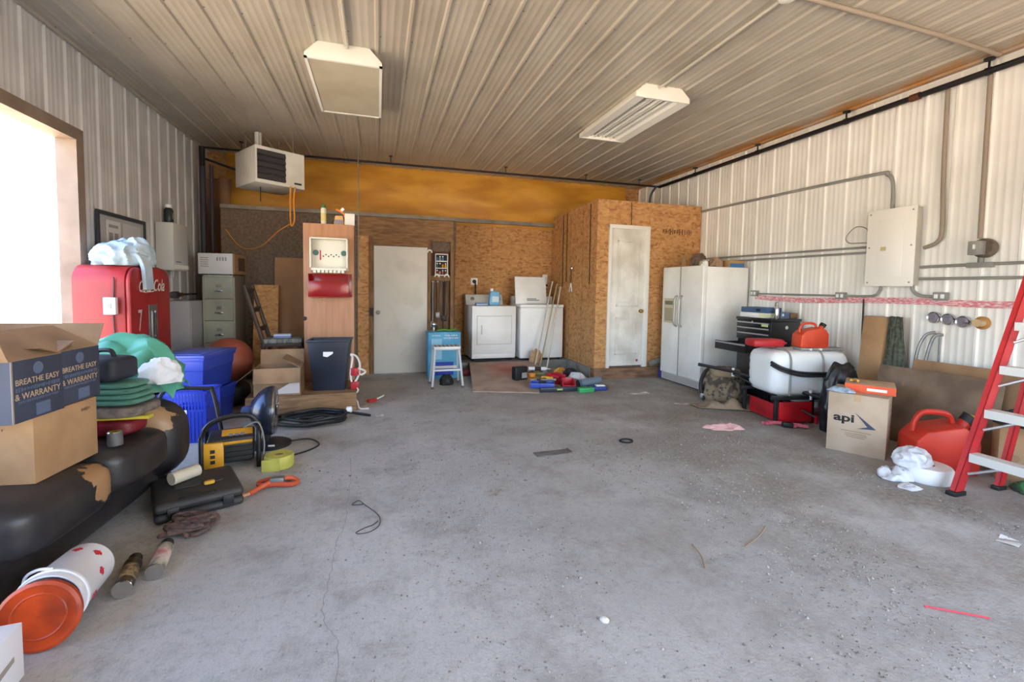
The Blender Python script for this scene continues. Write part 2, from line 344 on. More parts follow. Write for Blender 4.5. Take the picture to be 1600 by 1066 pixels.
# steel door
DW = mat('door_white', (226, 223, 216), .55, c2=(206, 201, 192), sc=2.5, lo=.5, hi=.75)
dr = struct('door_1', B().box(-.06, .78, YD-.012, YD+.035, .01, 2.055), DW, bev=.004)
k = B().lathe([(.03, 0), (.03, .006), (.012, .008), (.012, .03), (.026, .036), (.03, .05), (.022, .062)], 16, FM((.005, YD-.012, 1.0), (1, 0, 0), (0, 0, 1))); mk('door_knob', k, STEEL, dr)
mk('strike_plate', B().box(-.125, -.07, YD-.04, YD-.03, .94, 1.07), mat('dark_iron', (52, 48, 46), .5, .6), dr)
mk('threshold', B().box(-.13, .84, YD-.05, YD+.05, 0, .01), STEEL, dr)
# alcove: OSB sheets on the back wall, raised pad under the laundry
al = struct('wall_alcove', B().box(1.2, 3.3, YB-.03, YB-.002, 0, 2.6), DARKB)
for i, (x0, x1, t) in enumerate(((1.3, 2.06, .02), (2.065, 3.27, .012))): mk('osb_sheet', B().box(x0, x1, YB-.045, YB-.028, .02, 2.595, tx=1), OSBY, al)
pad = struct('laundry_pad', B().box(1.25, 3.26, 7.45, YB-.002, 0, .15), mat('pad_concrete', (140, 138, 134), .9, c2=(112, 108, 104), sc=4))
# small OSB room in the right hand corner
RY, RX = 6.4, 3.27
rm = struct('wall_room', B().box(RX+.02, XR-.01, RY+.02, RY+.1, .17, 2.82).box(RX+.02, RX+.1, RY+.02, YB-.05, .17, 2.78), DARKB)
for x0, x1, z0, z1 in ((RX, 3.47, .17, 2.82), (3.47, 3.86, 2.44, 2.82), (3.866, 4.2, 2.44, 2.82), (4.2, XR-.02, .17, 2.82)): mk('osb_sheet', B().box(x0, x1-.002, RY, RY+.018, z0, z1), OSBY, rm)
for y0, y1 in ((RY+.001, 6.9), (6.904, 7.4), (7.404, 7.87), (7.874, YB-.05)): mk('osb_sheet', B().box(RX, RX+.018, y0+.018, y1, .17, 2.82-(y0-RY)*.02), OSBX, rm)
mk('stem_wall', B().box(RX-.03, RX+.3, RY+.1, YB-.04, 0, .17), MATS['pad_concrete'], rm)
mk('sill_board', B().box(RX-.01, XR-.02, RY-.03, RY+.1, 0, .168), mat('stained_sill', (150, 112, 84), .8, c2=(112, 84, 66), sc=3, st=(1.5, 8, 8)), rm)
marks(.55, .11, mat('stencil', (122, 82, 50), .8), rm, FM((4.72, RY-.0005, 2.38), (1, 0, 0), (0, 0, 1)), 4, 11, 'stencil_print')
for x, z0, z1 in ((3.86, 2.46, 2.8),): mk('seam', B().box(x-.006, x+.006, RY-.004, RY, z0, z1), mat('seam_dark', (70, 46, 28), .9), rm)
# panelled door in the small room
DP = mat('door_paint', (238, 236, 230), .45, c2=(210, 206, 196), sc=3)
d2 = struct('door_2', B().box(3.52, 4.12, RY-.006, RY+.03, .2, 2.38), DP, bev=.003)
for z0, z1 in ((.38, .98), (1.15, 2.2)):
    for a in (B().box(3.62, 4.02, RY-.018, RY-.006, z0, z0+.025), B().box(3.62, 4.02, RY-.018, RY-.006, z1-.025, z1), B().box(3.62, 3.645, RY-.018, RY-.006, z0, z1), B().box(3.995, 4.02, RY-.018, RY-.006, z0, z1)): mk('moulding', a, DP, d2, bev=.004)
    mk('raised_panel', B().box(3.69, 3.95, RY-.014, RY-.006, z0+.07, z1-.07), DP, d2, bev=.006)
BRASS = mat('brass', (190, 152, 80), .28, .9)
mk('door_knob', B().lathe([(.03, 0), (.03, .006), (.012, .008), (.012, .03), (.026, .036), (.03, .05), (.02, .062)], 16, FM((4.07, RY-.006, 1.08), (1, 0, 0), (0, 0, 1))), BRASS, d2)
mk('red_dot', B().lathe([(.02, 0), (.02, .004)], 14, FM((4.03, RY-.006, .28), (1, 0, 0), (0, 0, 1))), mat('red_sticker', (190, 40, 50), .5), d2)
DF = mat('door_casing', (238, 236, 230), .45)
struct('trim_6', B().box(3.47, 3.52, RY-.03, RY+.03, .172, 2.43), DF, bev=.004)
struct('trim_7', B().box(4.12, 4.2, RY-.03, RY+.03, .172, 2.43), DF, bev=.004)
struct('trim_8', B().box(3.47, 4.2, RY-.031, RY+.03, 2.38, 2.44), DF, bev=.004)
# ------------------------------------------------------------------ ceiling fixtures
FIX = mat('fixture_white', (238, 236, 228), .4)
def fixture(name, label, x0, x1, y0, y1, kind):
    t = thing(name, label, 'light', ((x0+x1)/2, (y0+y1)/2, HC-.02)); w, d = (x1-x0)/2, (y1-y0)/2
    hb = -.12
    h = B()   # trapezoid housing, wide side down
    prof = [(-w, hb), (w, hb), (w*.99, hb+.03), (w*.66, .02), (-w*.66, .02), (-w*.99, hb+.03)]
    if kind == 'lens':
        mk('housing', h.prism(prof, -d, d, FM((0, 0, 0), (1, 0, 0), (0, 0, 1))), FIX, t, bev=.004)
        fr = B().box(-w, w, -d, -d+.025, hb-.012, hb).box(-w, w, d-.025, d, hb-.012, hb).box(-w, -w+.025, -d, d, hb-.012, hb).box(w-.025, w, -d, d, hb-.012, hb); mk('lens_frame', fr, FIX, t)
        mk('diffuser', B().box(-w+.025, w-.025, -d+.025, d-.025, hb-.006, hb), mat('prismatic_diffuser', (196, 188, 166), .35, c2=(182, 172, 150), sc=3), t)
    else:
        for s in (-1, 1):
            mk('side_wing', B().prism([(s*w, hb), (s*(w-.11), hb+.01), (s*(w-.15), hb+.06), (s*w*.62, .02), (s*w*.7, .02), (s*(w-.01), hb+.04)], -d, d, FM((0, 0, 0), (1, 0, 0), (0, 0, 1))), FIX, t)
            mk('end_cap', B().prism([(-w, hb), (w, hb), (w*.99, hb+.05), (w*.66, .02), (-w*.66, .02), (-w*.99, hb+.05)], s*d-.012, s*d+.012, FM((0, 0, 0), (1, 0, 0), (0, 0, 1))), FIX, t, bev=.004)
        mk('reflector', B().box(-w*.64, w*.64, -d, d, 0, .015), mat('reflector_grey', (176, 172, 160), .3, .3), t)
        for i in range(4):
            x = -.165+.11*i
            tb = mk('fluorescent_tube', B().cyl((x, -d+.02, hb+.05), (x, d-.02, hb+.05), .018, n=14), mat('tube_glass', (240, 238, 230), .25), t)
            for s in (-1, 1): mk('tube_cap', B().cyl((x, s*(d-.045), hb+.05), (x, s*(d-.02), hb+.05), .0185, n=14), BRASS, tb)
        for i in range(3): mk('baffle', B().box(-.115+.11*i, -.105+.11*i, -d+.01, d-.01, hb+.02, hb+.1), FIX, t)
    return t
fixture('ceiling_light', 'white boxed ceiling light with a flat beige diffuser', -.6, .04, 4.28, 5.55, 'lens')
fixture('ceiling_light', 'open ceiling light with four bare fluorescent tubes and flared white sides', 2.48, 3.11, 4.1, 5.42, 'open')
CND = mat('conduit_cream', (196, 188, 174), .5)
one('light_conduit', B().tube([(-.25, -1.2, HC-.03), (-.25, 4.27, HC-.03)], .013, 10), CND, 'pale conduit along the ceiling to the boxed light', 'conduit')
one('light_conduit', B().tube([(2.72, 2.62, HC-.03), (2.74, 4.1, HC-.03)], .013, 10), CND, 'pale conduit along the ceiling to the open tube light', 'conduit')
one('cross_conduit', B().tube(spl([(2.78, 2.55, HC-.03), (3.9, 2.56, HC-.04), (4.6, 2.58, HC-.045), (5.03, 2.6, HC-.05)]), .018, 10), mat('conduit_taupe', (150, 136, 122), .5), 'taupe conduit crossing the ceiling from junction box to right wall', 'conduit')
t = thing('junction_box', 'round cream junction box on the ceiling where two conduits meet', 'junction box', (2.7, 2.55, HC-.018))
mk('box', B().lathe([(.06, -.05), (.065, -.045), (.065, 0)], 20), CND, t); mk('cover', B().lathe([(.05, -.056), (.058, -.05)], 20), FIX, t)
# unit heater hung in the back left corner
t = thing('unit_heater', 'white unit heater with dark louvres hung under the ceiling', 'heater', (-1.51, 6.6, 2.74), math.radians(34))
HW = mat('heater_white', (222, 220, 212), .45, c2=(206, 202, 192), sc=3)
body = B().box(0, .64, .02, .66, 0, .47); mk('cabinet', body, HW, t, bev=.006)
mk('front_frame', B().box(0, .64, 0, .02, 0, .045).box(0, .64, 0, .02, .43, .47).box(0, .025, 0, .02, .045, .43).box(.39, .64, 0, .02, .045, .43), HW, t)
mk('recess', B().box(.025, .39, .016, .024, .045, .43), mat('heater_recess', (28, 28, 32), .6), t)
for i in range(5): mk('louvre', B().box(.027, .388, -.012, .002, -.03, .03, TR(0, .012, .085+.077*i, rx=-.5)), mat('louvre_grey', (92, 88, 92), .4, .5), t)
mk('badge', B().box(.5, .6, -.003, 0, .05, .075), INK, t)
for x, y in ((.1, .12), (.54, .12), (.1, .56), (.54, .56)): mk('hanger_rod', B().cyl((x, y, .47), (x, y, .755), .006, n=8), STEEL, t)
mk('vent_stub', B().cyl((.2, .4, .47), (.2, .4, .745), .045, n=16), HW, t)
mk('pull_chain', B().tube([(.18, .3, 0), (.18, .3, -.2)], .006, 6), INK, t)
YCORD = mat('orange_cord', (214, 136, 40), .5)
hc = B().tube(spl([(-1.12, 6.75, 2.735), (-1.13, 6.76, 2.5), (-1.12, 6.75, 2.22), (-1.08, 6.76, 2.3), (-1.09, 6.77, 2.55), (-1.07, 6.78, 2.735)], 8), .011, 8)
hc.tube(spl([(-1.12, 6.75, 2.24), (-1.3, 6.9, 2.15), (-1.6, 7.2, 1.95), (-1.9, 7.44, 1.95), (-2.1, 7.46, 2.2)], 8), .007, 8)
hcd = mk('power_cord', hc, YCORD); hcd['label'] = 'orange power cord'; bpy.context.view_layer.update(); hcd.parent = t; hcd.matrix_parent_inverse = t.matrix_world.inverted()
# ------------------------------------------------------------------ black pipe under the ceiling, with hangers
PIPE = mat('black_iron_pipe', (38, 36, 40), .45, .4)
t = thing('ceiling_pipe', 'black iron pipe hung under the ceiling along back and right walls', 'pipe', (0, 0, 0))
mk('back_run', B().tube([(-2.42, 7.62, 3.37), (5.1, 7.5, 3.37)], .017, 10), PIPE, t)
mk('right_run', B().tube([(5.1, 7.5, 3.37), (5.1, -1.1, 3.37)], .028, 12), PIPE, t)
mk('corner_run', B().tube([(-2.42, 7.62, 3.37), (-2.42, 7.62, 3.1)], .03, 10).tube([(-2.42, 7.62, 3.22), (-1.85, 7.3, 3.0)], .017, 8), PIPE, t)
for x in (-1.9, .2, 2.1, 3.6, 4.7): mk('hanger', B().cyl((x, 7.55, 3.38), (x, 7.55, 3.482), .006, n=8).cyl((x, 7.55, 3.47), (x, 7.55, 3.482), .03, n=10), PIPE, t)
for y in (6.5, 5.2, 3.95, 2.7, 1.3): mk('hanger', B().cyl((5.1, y, 3.38), (5.1, y, 3.482), .009, n=8).cyl((5.1, y, 3.465), (5.1, y, 3.482), .038, n=12).tube([(5.1, y-.02, 3.37), (5.1, y+.02, 3.37)], .034, 12), PIPE, t)
mk('union', B().tube([(5.1, 3.22, 3.37), (5.1, 3.3, 3.37)], .037, 8), mat('rusty_union', (110, 66, 44), .6, .5), t)
one('air_hose', B().tube(spl([(5.0, 7.46, 3.35), (4.94, 7.42, 3.3), (4.85, 7.4, 3.16), (4.82, 7.38, 2.9), (4.82, 7.38, 2.5), (4.83, 7.38, 0.02)], 6), .02, 10), mat('blue_grey_hose', (64, 76, 96), .5), 'blue grey hose dropping behind the small OSB room', 'hose')
t = thing('corner_pipe', 'pair of dark vertical pipes in the back left corner', 'pipe', (-2.45, 7.7, 0))
mk('riser', B().cyl((0, 0, 0), (0, 0, 3.4), .04, n=12), mat('dark_violet_pipe', (56, 50, 66), .5), t)
mk('riser', B().cyl((.1, .05, 0), (.1, .05, 3.15), .025, n=12), MATS['dark_violet_pipe'], t)
# steel pull cable from the ceiling in front of the header
one('hanging_rod', B().cyl((-.28, 7.3, 1.5), (-.28, 7.3, HC-.002), .008, n=8), STEEL, 'thin steel rod hanging from the ceiling beside the wooden cabinet', 'rod')
# ------------------------------------------------------------------ right wall: electrics
GC = mat('grey_conduit', (150, 150, 146), .5, c2=(134, 134, 130), sc=3)
X0 = XR-.035
def cond(name, label, pts, r=.013, m=GC, n=8): return one(name, B().tube(spl(pts, n), r, 10), m, label, 'conduit')
cond('wall_conduit', 'upper grey conduit running from small room and bending into breaker panel top', [(X0, 6.39, 2.74), (X0, 5, 2.73), (X0, 3.66, 2.71), (X0, 3.52, 2.68), (X0, 3.46, 2.58), (X0, 3.45, 2.31)], .018)
cond('wall_conduit', 'higher of the twin grey conduits left of breaker panel', [(X0, 6.39, 1.95), (X0, 3.63, 1.93)])
cond('wall_conduit', 'lower of the twin grey conduits left of breaker panel', [(X0, 6.39, 1.885), (X0, 3.63, 1.87)])
cond('wall_conduit', 'tall taupe conduit dropping from ceiling and curving into breaker panel side', [(X0, 3.03, 3.37), (X0, 3.02, 2.6), (X0, 3.0, 2.06), (X0, 3.03, 1.93), (X0, 3.14, 1.88)], .018, MATS['conduit_taupe'])
cond('wall_conduit', 'tall taupe conduit dropping from ceiling to the round receptacle', [(X0, 2.72, 3.4), (X0, 2.71, 1.93)], .018, MATS['conduit_taupe'], 2)
cond('wall_conduit', 'grey conduit right of breaker panel, level with the receptacle tee', [(X0, 3.16, 1.69), (X0, 2.5, 1.7), (X0, -1.2, 1.72)], .014, GC, 2)
cond('wall_conduit', 'lower grey conduit leaving right side of breaker panel', [(X0, 3.16, 1.575), (X0, 2.5, 1.575), (X0, -1.2, 1.575)], .014, GC, 2)
cond('wall_conduit', 'short grey conduit curving from breaker panel bottom towards the toolbox', [(X0, 3.52, 1.52), (X0, 3.53, 1.45), (X0, 3.6, 1.395), (X0, 3.9, 1.39)])
cond('wall_conduit', 'short grey conduit curving from breaker panel bottom towards the ladder', [(X0, 3.22, 1.52), (X0, 3.21, 1.46), (X0, 3.15, 1.41), (X0, 3.03, 1.4)], .016)
cond('wall_conduit', 'thin grey conduit above the red tape behind the toolbox', [(X0, 5.18, 1.395), (X0, 3.98, 1.39)], .011, GC, 2)
t = thing('breaker_panel', 'white electrical breaker panel on the ribbed right wall', 'electrical panel', (XR-.018, 3.39, 1.51))
PW = mat('panel_box', (244, 242, 236), .4)
mk('box', B().box(-.1, 0, -.21, .21, 0, .78), mat('panel_side', (186, 182, 172), .5), t)
mk('cover', B().box(-.115, -.1, -.23, .23, -.01, .79), PW, t, bev=.004)
mk('door', B().box(-.121, -.115, -.12, .12, .09, .68), PW, t, bev=.003)
mk('latch', B().box(-.125, -.121, .03, .08, .36, .4), mat('latch_beige', (190, 180, 140), .5), t)
for y in (-.2, .2):
    for z in (.03, .4, .75): mk('screw', B().cyl((-.115, y, z), (-.119, y, z), .008, n=8), STEEL, t)
one('wire_loop', B().tube(spl([(X0-.02, 3.64, 1.97), (X0-.03, 3.72, 1.98), (X0-.03, 3.86, 1.99), (X0-.03, 3.9, 2.06), (X0-.03, 3.8, 2.16), (X0-.03, 3.68, 2.13), (X0-.02, 3.64, 2.02)], 6), .006, 6), GC, 'loose loop of grey cable left of the breaker panel', 'cable')
def outlet(y, z, label):
    t = thing('outlet_box', label, 'outlet', (XR-.018, y, z))
    mk('box', B().box(-.045, 0, -.055, .055, -.04, .04), GC, t, bev=.004)
    for s in (-.026, .026): mk('receptacle', B().box(-.049, -.045, s-.016, s+.016, -.02, .02), WHITE, t, bev=.003)
outlet(3.94, 1.39, 'grey twin outlet box on conduit, left of the breaker panel'); outlet(2.97, 1.405, 'grey twin outlet box below and right of the breaker panel'); outlet(5.2, 1.4, 'grey outlet box beside the top of the black toolbox')
t = thing('welder_receptacle', 'round dark receptacle with square grey switch box on the conduit tee', 'receptacle', (XR-.018, 2.69, 1.84))
mk('round_base', B().lathe([(.085, 0), (.085, .04), (.07, .055)], 24, FM((0, -.02, 0), (0, -1, 0), (0, 0, 1))), mat('rust_brown', (104, 92, 78), .6, c2=(86, 70, 56), sc=12), t)
mk('switch_box', B().box(-.12, -.05, -.045, .05, -.06, .06), GC, t, bev=.005); mk('switch_lever', B().box(-.135, -.12, -.006, .006, -.01, .03), WHITE, t)
mk('tee', B().cyl((-.02, 0, -.06), (-.02, 0, -.15), .022, n=12).box(-.05, 0, -.09, .09, -.17, -.125), GC, t, bev=.003)
# red caution tape band
TAPE = mat('red_tape', (216, 120, 130), .6, c2=(238, 214, 216), sc=22, st=(1, 1.2, 5), lo=.45, hi=.6)
def tape(u, v):
    y = 5.2-u*6.2; z = 1.352-.03*math.sin(min(1, max(0, (5.2-y)/2.1))*PI)*.8-.012*math.sin(y*3); return (XR-.026-.002*math.sin(y*14), y, z+v*.062-.03)
one('caution_tape', B().sheet(tape, 90, 1, .0015), TAPE, 'strip of red and white caution tape stretched along the right wall', 'tape')
one('black_cable', B().tube([(XR-.03, 3.69, 1.36), (XR-.03, 3.68, .82)], .009, 8), BLACK, 'short black cable hanging down the wall below the caution tape', 'cable')
# chrome rimmed discs in a row
for i, (y, z) in enumerate(((3.02, 1.2), (2.905, 1.19), (2.79, 1.175))):
    t = thing('chrome_disc', ['leftmost chrome rimmed disc of the row on the right wall', 'middle chrome rimmed disc of the row on the right wall', 'chrome rimmed disc with lever beside the wooden knob'][i], 'wall ornament', M=FM((XR-.018, y, z), (0, -1, 0), (0, 0, 1)), group='chrome discs on the right wall')
    mk('rim', B().lathe([(.055, 0), (.058, .012), (.052, .026), (.043, .022), (.042, .014)], 24), CHROME, t)
    mk('face', B().lathe([(.043, .006), (.043, .016), (.02, .018), (.018, .028)], 24), mat('smoky_glass', (150, 146, 158), .2, .3), t)
    if i == 2: mk('lever', B().tube([(0, 0, .02), (.03, -.01, .04), (.06, -.02, .035)], .007, 8), STEEL, t)
t = thing('wooden_knob', 'wooden knob with pale cap on the right wall beside chrome discs', 'wall ornament', M=FM((XR-.018, 2.655, 1.175), (0, -1, 0), (0, 0, 1)))
mk('base', B().lathe([(.058, 0), (.058, .012), (.046, .02)], 24), mat('varnished_wood', (178, 122, 58), .4), t); mk('stem', B().lathe([(.036, .02), (.03, .07), (.034, .085)], 20), mat('pale_wood', (200, 172, 130), .5), t)
# ------------------------------------------------------------------ left wall
FR = mat('dark_frame', (52, 56, 66), .5)
t = thing('picture_frame', 'dark framed notice board with papers on the left wall', 'frame', M=FM((XL+.018, 5.75, 1.83), (0, 1, 0), (0, 0, 1)))
mk('backing', B().box(-.44, .44, -.27, .27, 0, .008), mat('board_grey', (176, 178, 184), .4, coat=.5), t)
for a in (B().box(-.47, .47, .24, .28, 0, .02), B().box(-.47, .47, -.28, -.24, 0, .02), B().box(-.47, -.43, -.24, .24, 0, .02), B().box(.43, .47, -.24, .24, 0, .02)): mk('frame_bar', a, FR, t, bev=.003)
pp = mk('paper', B().box(-.3, -.05, -.2, .2, .008, .011), mat('paper', (214, 214, 218), .7), t)
mk('print', B().box(-.27, -.1, .13, .16, .011, .012).box(-.27, -.2, .0, .08, .011, .012).box(-.17, -.1, -.15, .08, .011, .012).box(-.27, -.2, -.15, -.04, .011, .012), mat('faded_print', (150, 150, 158), .7), pp)
mk('paper', B().box(.0, .36, -.21, .2, .008, .01), mat('paper_grey', (196, 198, 204), .7), t)
t = thing('wall_heater', 'white box water heater on the left wall above the red vending machine', 'heater', (XL+.018, 6.7, 1.57))
mk('casing', B().box(0, .19, -.22, .22, 0, .58), mat('heater_box', (200, 202, 202), .45), t, bev=.012); mk('bottom_strip', B().box(.191, .196, -.2, .2, .02, .07), WHITE, t)
mk('badge', B().box(.191, .195, -.16, -.02, .1, .112), mat('blue_badge', (60, 84, 150), .4), t); mk('pipe_stub', B().cyl((.1, 0, 0), (.1, 0, -.1), .012, n=8), STEEL, t)
t = thing('bottle', 'dark green bottle with white cap standing on the wall heater', 'bottle', (XL+.12, 6.6, 2.151))
mk('body', B().lathe([(.045, 0), (.05, .01), (.05, .16), (.03, .185)], 18), mat('dark_green_plastic', (26, 46, 44), .4), t); mk('cap', B().lathe([(.034, .186), (.036, .19), (.036, .225), (.028, .23)], 16), WHITE, t); mk('print', B().box(.048, .0515, -.02, .02, .05, .12), mat('grey_print', (150, 160, 160), .6), t)
t = thing('gas_pipe', 'grey pipe with brass valve running along the left wall', 'pipe', (0, 0, 0))
mk('pipe', B().tube([(XL+.06, 6.2, 1.26), (XL+.06, 7.6, 1.26)], .014, 8), STEEL, t); mk('valve', B().cyl((XL+.06, 6.95, 1.26), (XL+.06, 7.1, 1.26), .03, n=8), BRASS, t); mk('valve_body', B().cyl((XL+.06, 6.82, 1.26), (XL+.06, 6.95, 1.26), .045, n=10), mat('valve_grey', (80, 76, 84), .5), t)
t = thing('low_cabinet', 'pale grey metal box standing low in the left back corner', 'cabinet', (-2.46, 6.85, 0))
mk('body', B().box(-.1, .2, -.28, .28, 0, 1.19), mat('pale_grey_metal', (164, 164, 172), .5), t, bev=.006); mk('door', B().box(.2, .206, -.25, .25, .5, 1.16), MATS['pale_grey_metal'], t)
# ================================================================== LEFT SIDE
def leather(name, pt=None, r=.1):
    m = mat(name, (36, 34, 37), .42, c2=(52, 48, 48), sc=5, bump=.15, bsc=14)
    if pt:
        n = m.node_tree.nodes; L = m.node_tree.links.new; tc = n.new('ShaderNodeTexCoord')
        vd = n.new('ShaderNodeVectorMath'); vd.operation = 'DISTANCE'; vd.inputs[1].default_value = pt; L(tc.outputs['Object'], vd.inputs[0])
        nz = n.new('ShaderNodeTexNoise'); nz.inputs['Scale'].default_value = 16; nz.inputs['Detail'].default_value = 5; L(tc.outputs['Object'], nz.inputs[0])
        ma = n.new('ShaderNodeMath'); ma.operation = 'MULTIPLY_ADD'; ma.inputs[1].default_value = .16; L(nz.outputs[0], ma.inputs[0]); L(vd.outputs['Value'], ma.inputs[2])
        lt = n.new('ShaderNodeMath'); lt.operation = 'LESS_THAN'; lt.inputs[1].default_value = r+.08; L(ma.outputs[0], lt.inputs[0])
        mx = n.new('ShaderNodeMixRGB'); src = [l for l in m.node_tree.links if l.to_socket.name == 'Base Color'][0].from_socket
        L(lt.outputs[0], mx.inputs[0]); L(src, mx.inputs[1]); mx.inputs[2].default_value = lin((168, 130, 92)); L(mx.outputs[0], n['Principled BSDF'].inputs['Base Color'])
    return m
LEA = leather('black_leather')
# sofa: local x = towards the room, y = along the wall
sf = thing('sofa', 'black leather sofa with torn patches standing along the left wall', 'sofa', (-1.95, 3.05, 0), math.radians(-4))
mk('base', B().box(-.5, .44, -.93, .76, .03, .26), LEA, sf, bev=.05, seg=4)
mk('front_panel', B().pillow((.4, -.12, .22), (.2, 1.5, .34), 6), LEA, sf)
mk('seat_cushion', B().pillow((.2, -.43, .36), (.88, .66, .26), 5), leather('leather_torn_front', (.6, -.26, .4), .1), sf)
mk('seat_cushion', B().pillow((.2, .16, .37), (.88, .58, .27), 5), LEA, sf)
mk('back_cushion', B().pillow((-.38, -.43, .62), (.26, .66, .5), 4), LEA, sf)
mk('back_cushion', B().pillow((-.38, .16, .62), (.26, .6, .5), 4), LEA, sf)
mk('arm', B().pillow((-.04, -.86, .34), (.92, .3, .62), 4), LEA, sf)
mk('arm', B().pillow((.08, .62, .34), (1.08, .38, .6), 3.2), leather('leather_torn_arm', (.5, .5, .5), .1), sf)
for s in (-.9, .75):
    for x in (-.42, .42): mk('foot', B().box(x-.03, x+.03, s-.03, s+.03, 0, .04), BLACK, sf)
# cardboard box on the sofa
def cbox(name, label, w, d, h, loc, rz, m=CARD, flaps=None, th=.006, cat='box', open_=False):
    """w along x, d along y; closed, or open with flaps: list of (side, angle outward from vertical in degrees)"""
    t = thing(name, label, cat, loc, rz)
    if open_:
        b = B().box(-w/2, w/2, -d/2, d/2, 0, th).box(-w/2, -w/2+th, -d/2, d/2, th, h).box(w/2-th, w/2, -d/2, d/2, th, h).box(-w/2+th, w/2-th, -d/2, -d/2+th, th, h).box(-w/2+th, w/2-th, d/2-th, d/2, th, h)
        mk('carton', b, m, t)
    else:
        mk('carton', B().box(-w/2, w/2, -d/2, d/2, 0, h-.004), m, t, bev=.003)
        for s in (-1, 1): mk('flap', B().box(s*w/4-w/4+.001, s*w/4+w/4-.001, -d/2, d/2, h-.004, h), m, t)
        mk('packing_tape', B().box(-.025, .025, -d/2-.001, d/2+.001, h-.06, h+.0008), mat('tape_tan', (186, 156, 118), .3), t)
    for sd, an in (flaps or []):
        L_ = (w if sd in 'fb' else d)
        f = .45*(d if sd in 'fb' else w)
        o, r, out = {'f': ((0, -d/2, h), (1, 0, 0), (0, -1, 0)), 'b': ((0, d/2, h), (-1, 0, 0), (0, 1, 0)), 'l': ((-w/2, 0, h), (0, -1, 0), (-1, 0, 0)), 'r': ((w/2, 0, h), (0, 1, 0), (1, 0, 0))}[sd]
        a = math.radians(an); upv = Vector((0, 0, 1))*math.cos(a)+Vector(out)*math.sin(a)
        mk('flap', B().box(-L_/2+.004, L_/2-.004, 0, f, -.002, .002, FM(o, r, upv)), m, t)
    return t
bx_ = cbox('cardboard_box', 'plain cardboard box on the sofa under the dark printed cartons', .36, .4, .31, (-1.66, 2.77, .488), math.radians(-6))
PBW = mat('brown_print', (104, 78, 58), .7); marks(.1, .012, PBW, bx_, FM((0, -.2005, .275), (1, 0, 0), (0, 0, 1)), 1, 9); marks(.13, .012, PBW, bx_, FM((0, -.2005, .255), (1, 0, 0), (0, 0, 1)), 2, 11)
marks(.06, .02, PBW, bx_, FM((.1805, .12, .265), (0, 1, 0), (0, 0, 1)), 3, 5)
DKC = mat('dark_printed_carton', (52, 58, 76), .6, c2=(64, 72, 92), sc=3)
for i, (y, lb) in enumerate(((2.585, 'dark blue printed carton nearer the camera, on the cardboard box'), (2.885, 'dark blue printed carton farther from the camera, on the cardboard box'))):
    t = cbox('printed_carton', lb, .52, .285, .27, (-1.74, y, .8), math.radians(-5), DKC, [('r', -62), ('l', 20), ('f', 25 if i == 0 else -70), ('b', 25 if i else -72)], open_=True)
    t['group'] = 'dark printed cartons on the sofa'
    for c in t.children:
        if c.name.startswith('flap'): c.data.materials[0] = CARD2
    Q = lambda yy, zz: FM((.2605, yy, zz), (0, 1, 0), (0, 0, 1))
    GP = mat('gold_print', (196, 170, 140), .6); BP = mat('slate_print', (92, 106, 134), .6)
    text('BREATHE EASY', .24, GP, t, Q(0, .175), h=.026); marks(.24, .02, BP, t, Q(0, .142), 5+i, 16); text('& WARRANTY', .25, GP, t, Q(0, .112), h=.028); marks(.22, .014, BP, t, Q(0, .087), 8+i, 18)
    mk('label', B().box(-.04, .04, .02, .075, 0, .001, Q(0, 0) @ TR(.02, -.01, 0)), BP, t); mk('emblem', B().lathe([(.028, 0), (.028, .001)], 18, Q(0, .225)), BP, t)
    mk('edge_tape', B().box(-.002, .0, -.1435, -.135, 0, .27, TR(.2625, 0, 0)), mat('pale_tape', (164, 150, 140), .5), t)
# things piled on the far half of the sofa
GRN = mat('green_plastic_bag', (96, 176, 150), .35, c2=(66, 140, 116), sc=4, bump=.3, bsc=12)
def bag(u, v):
    x = -1.98+u*.68; y = 3.6+v*.3-.14*u; z = .78+.16*(1-u)**.7+.12*math.sin(PI*min(1, v*1.1))*(1-.3*u)-.12*max(0, u-.72)/.28
    return (x, y, z+.045*noise.noise(Vector((x*9, y*9, 1))))
one('plastic_bag', B().sheet(bag, 34, 18, .006).blob((.32, .17, .3), 4, .14, 1.8, .3, 4, TR(-1.66, 3.75, .66)), GRN, 'big crumpled green plastic bag heaped at the back of the sofa pile', 'bag')
one('white_cloth', B().blob((.12, .09, .12), 9, .25, 1.9, .3, 4, TR(-1.38, 3.5, .76)), mat('white_cotton', (226, 230, 236), .8, bump=.3, bsc=30), 'crumpled white cloth beside the green plastic bag', 'cloth')
t = thing('tool_bag', 'black and yellow tool bag on the sofa pile', 'bag', (-1.57, 3.25, .832), math.radians(-20))
mk('body', B().pillow((0, 0, .075), (.3, .2, .14), 6), mat('black_canvas', (40, 42, 52), .7, bump=.2, bsc=40), t); mk('yellow_panel', B().pillow((-.13, -.02, .07), (.1, .19, .12), 5), mat('tool_yellow', (226, 178, 50), .5), t)
mk('handle', B().tube(spl([(-.04, 0, .14), (-.03, 0, .175), (.05, 0, .178), (.07, 0, .14)], 6), .013, 8), BLACK, t)
TRP = mat('green_tarp', (88, 138, 122), .5, c2=(70, 116, 104), sc=6, bump=.2, bsc=25)
tp = B()
for i in range(4): tp.pillow((0, .006*(i % 2), .02+.032*i), (.42-.02*i, .26-.01*i, .036), 4, TR(-1.54, 3.25, .694, math.radians(-12)), 3)
one('folded_tarp', tp, TRP, 'folded green tarp under the black tool bag', 'tarp')
one('folded_blanket', B().pillow((0, 0, .03), (.5, .3, .062), 6, TR(-1.57, 3.25, .63, math.radians(-8))), mat('grey_blanket', (122, 112, 104), .9, c2=(98, 90, 86), sc=20, bump=.3, bsc=50), 'grey folded blanket under the green tarp', 'blanket')
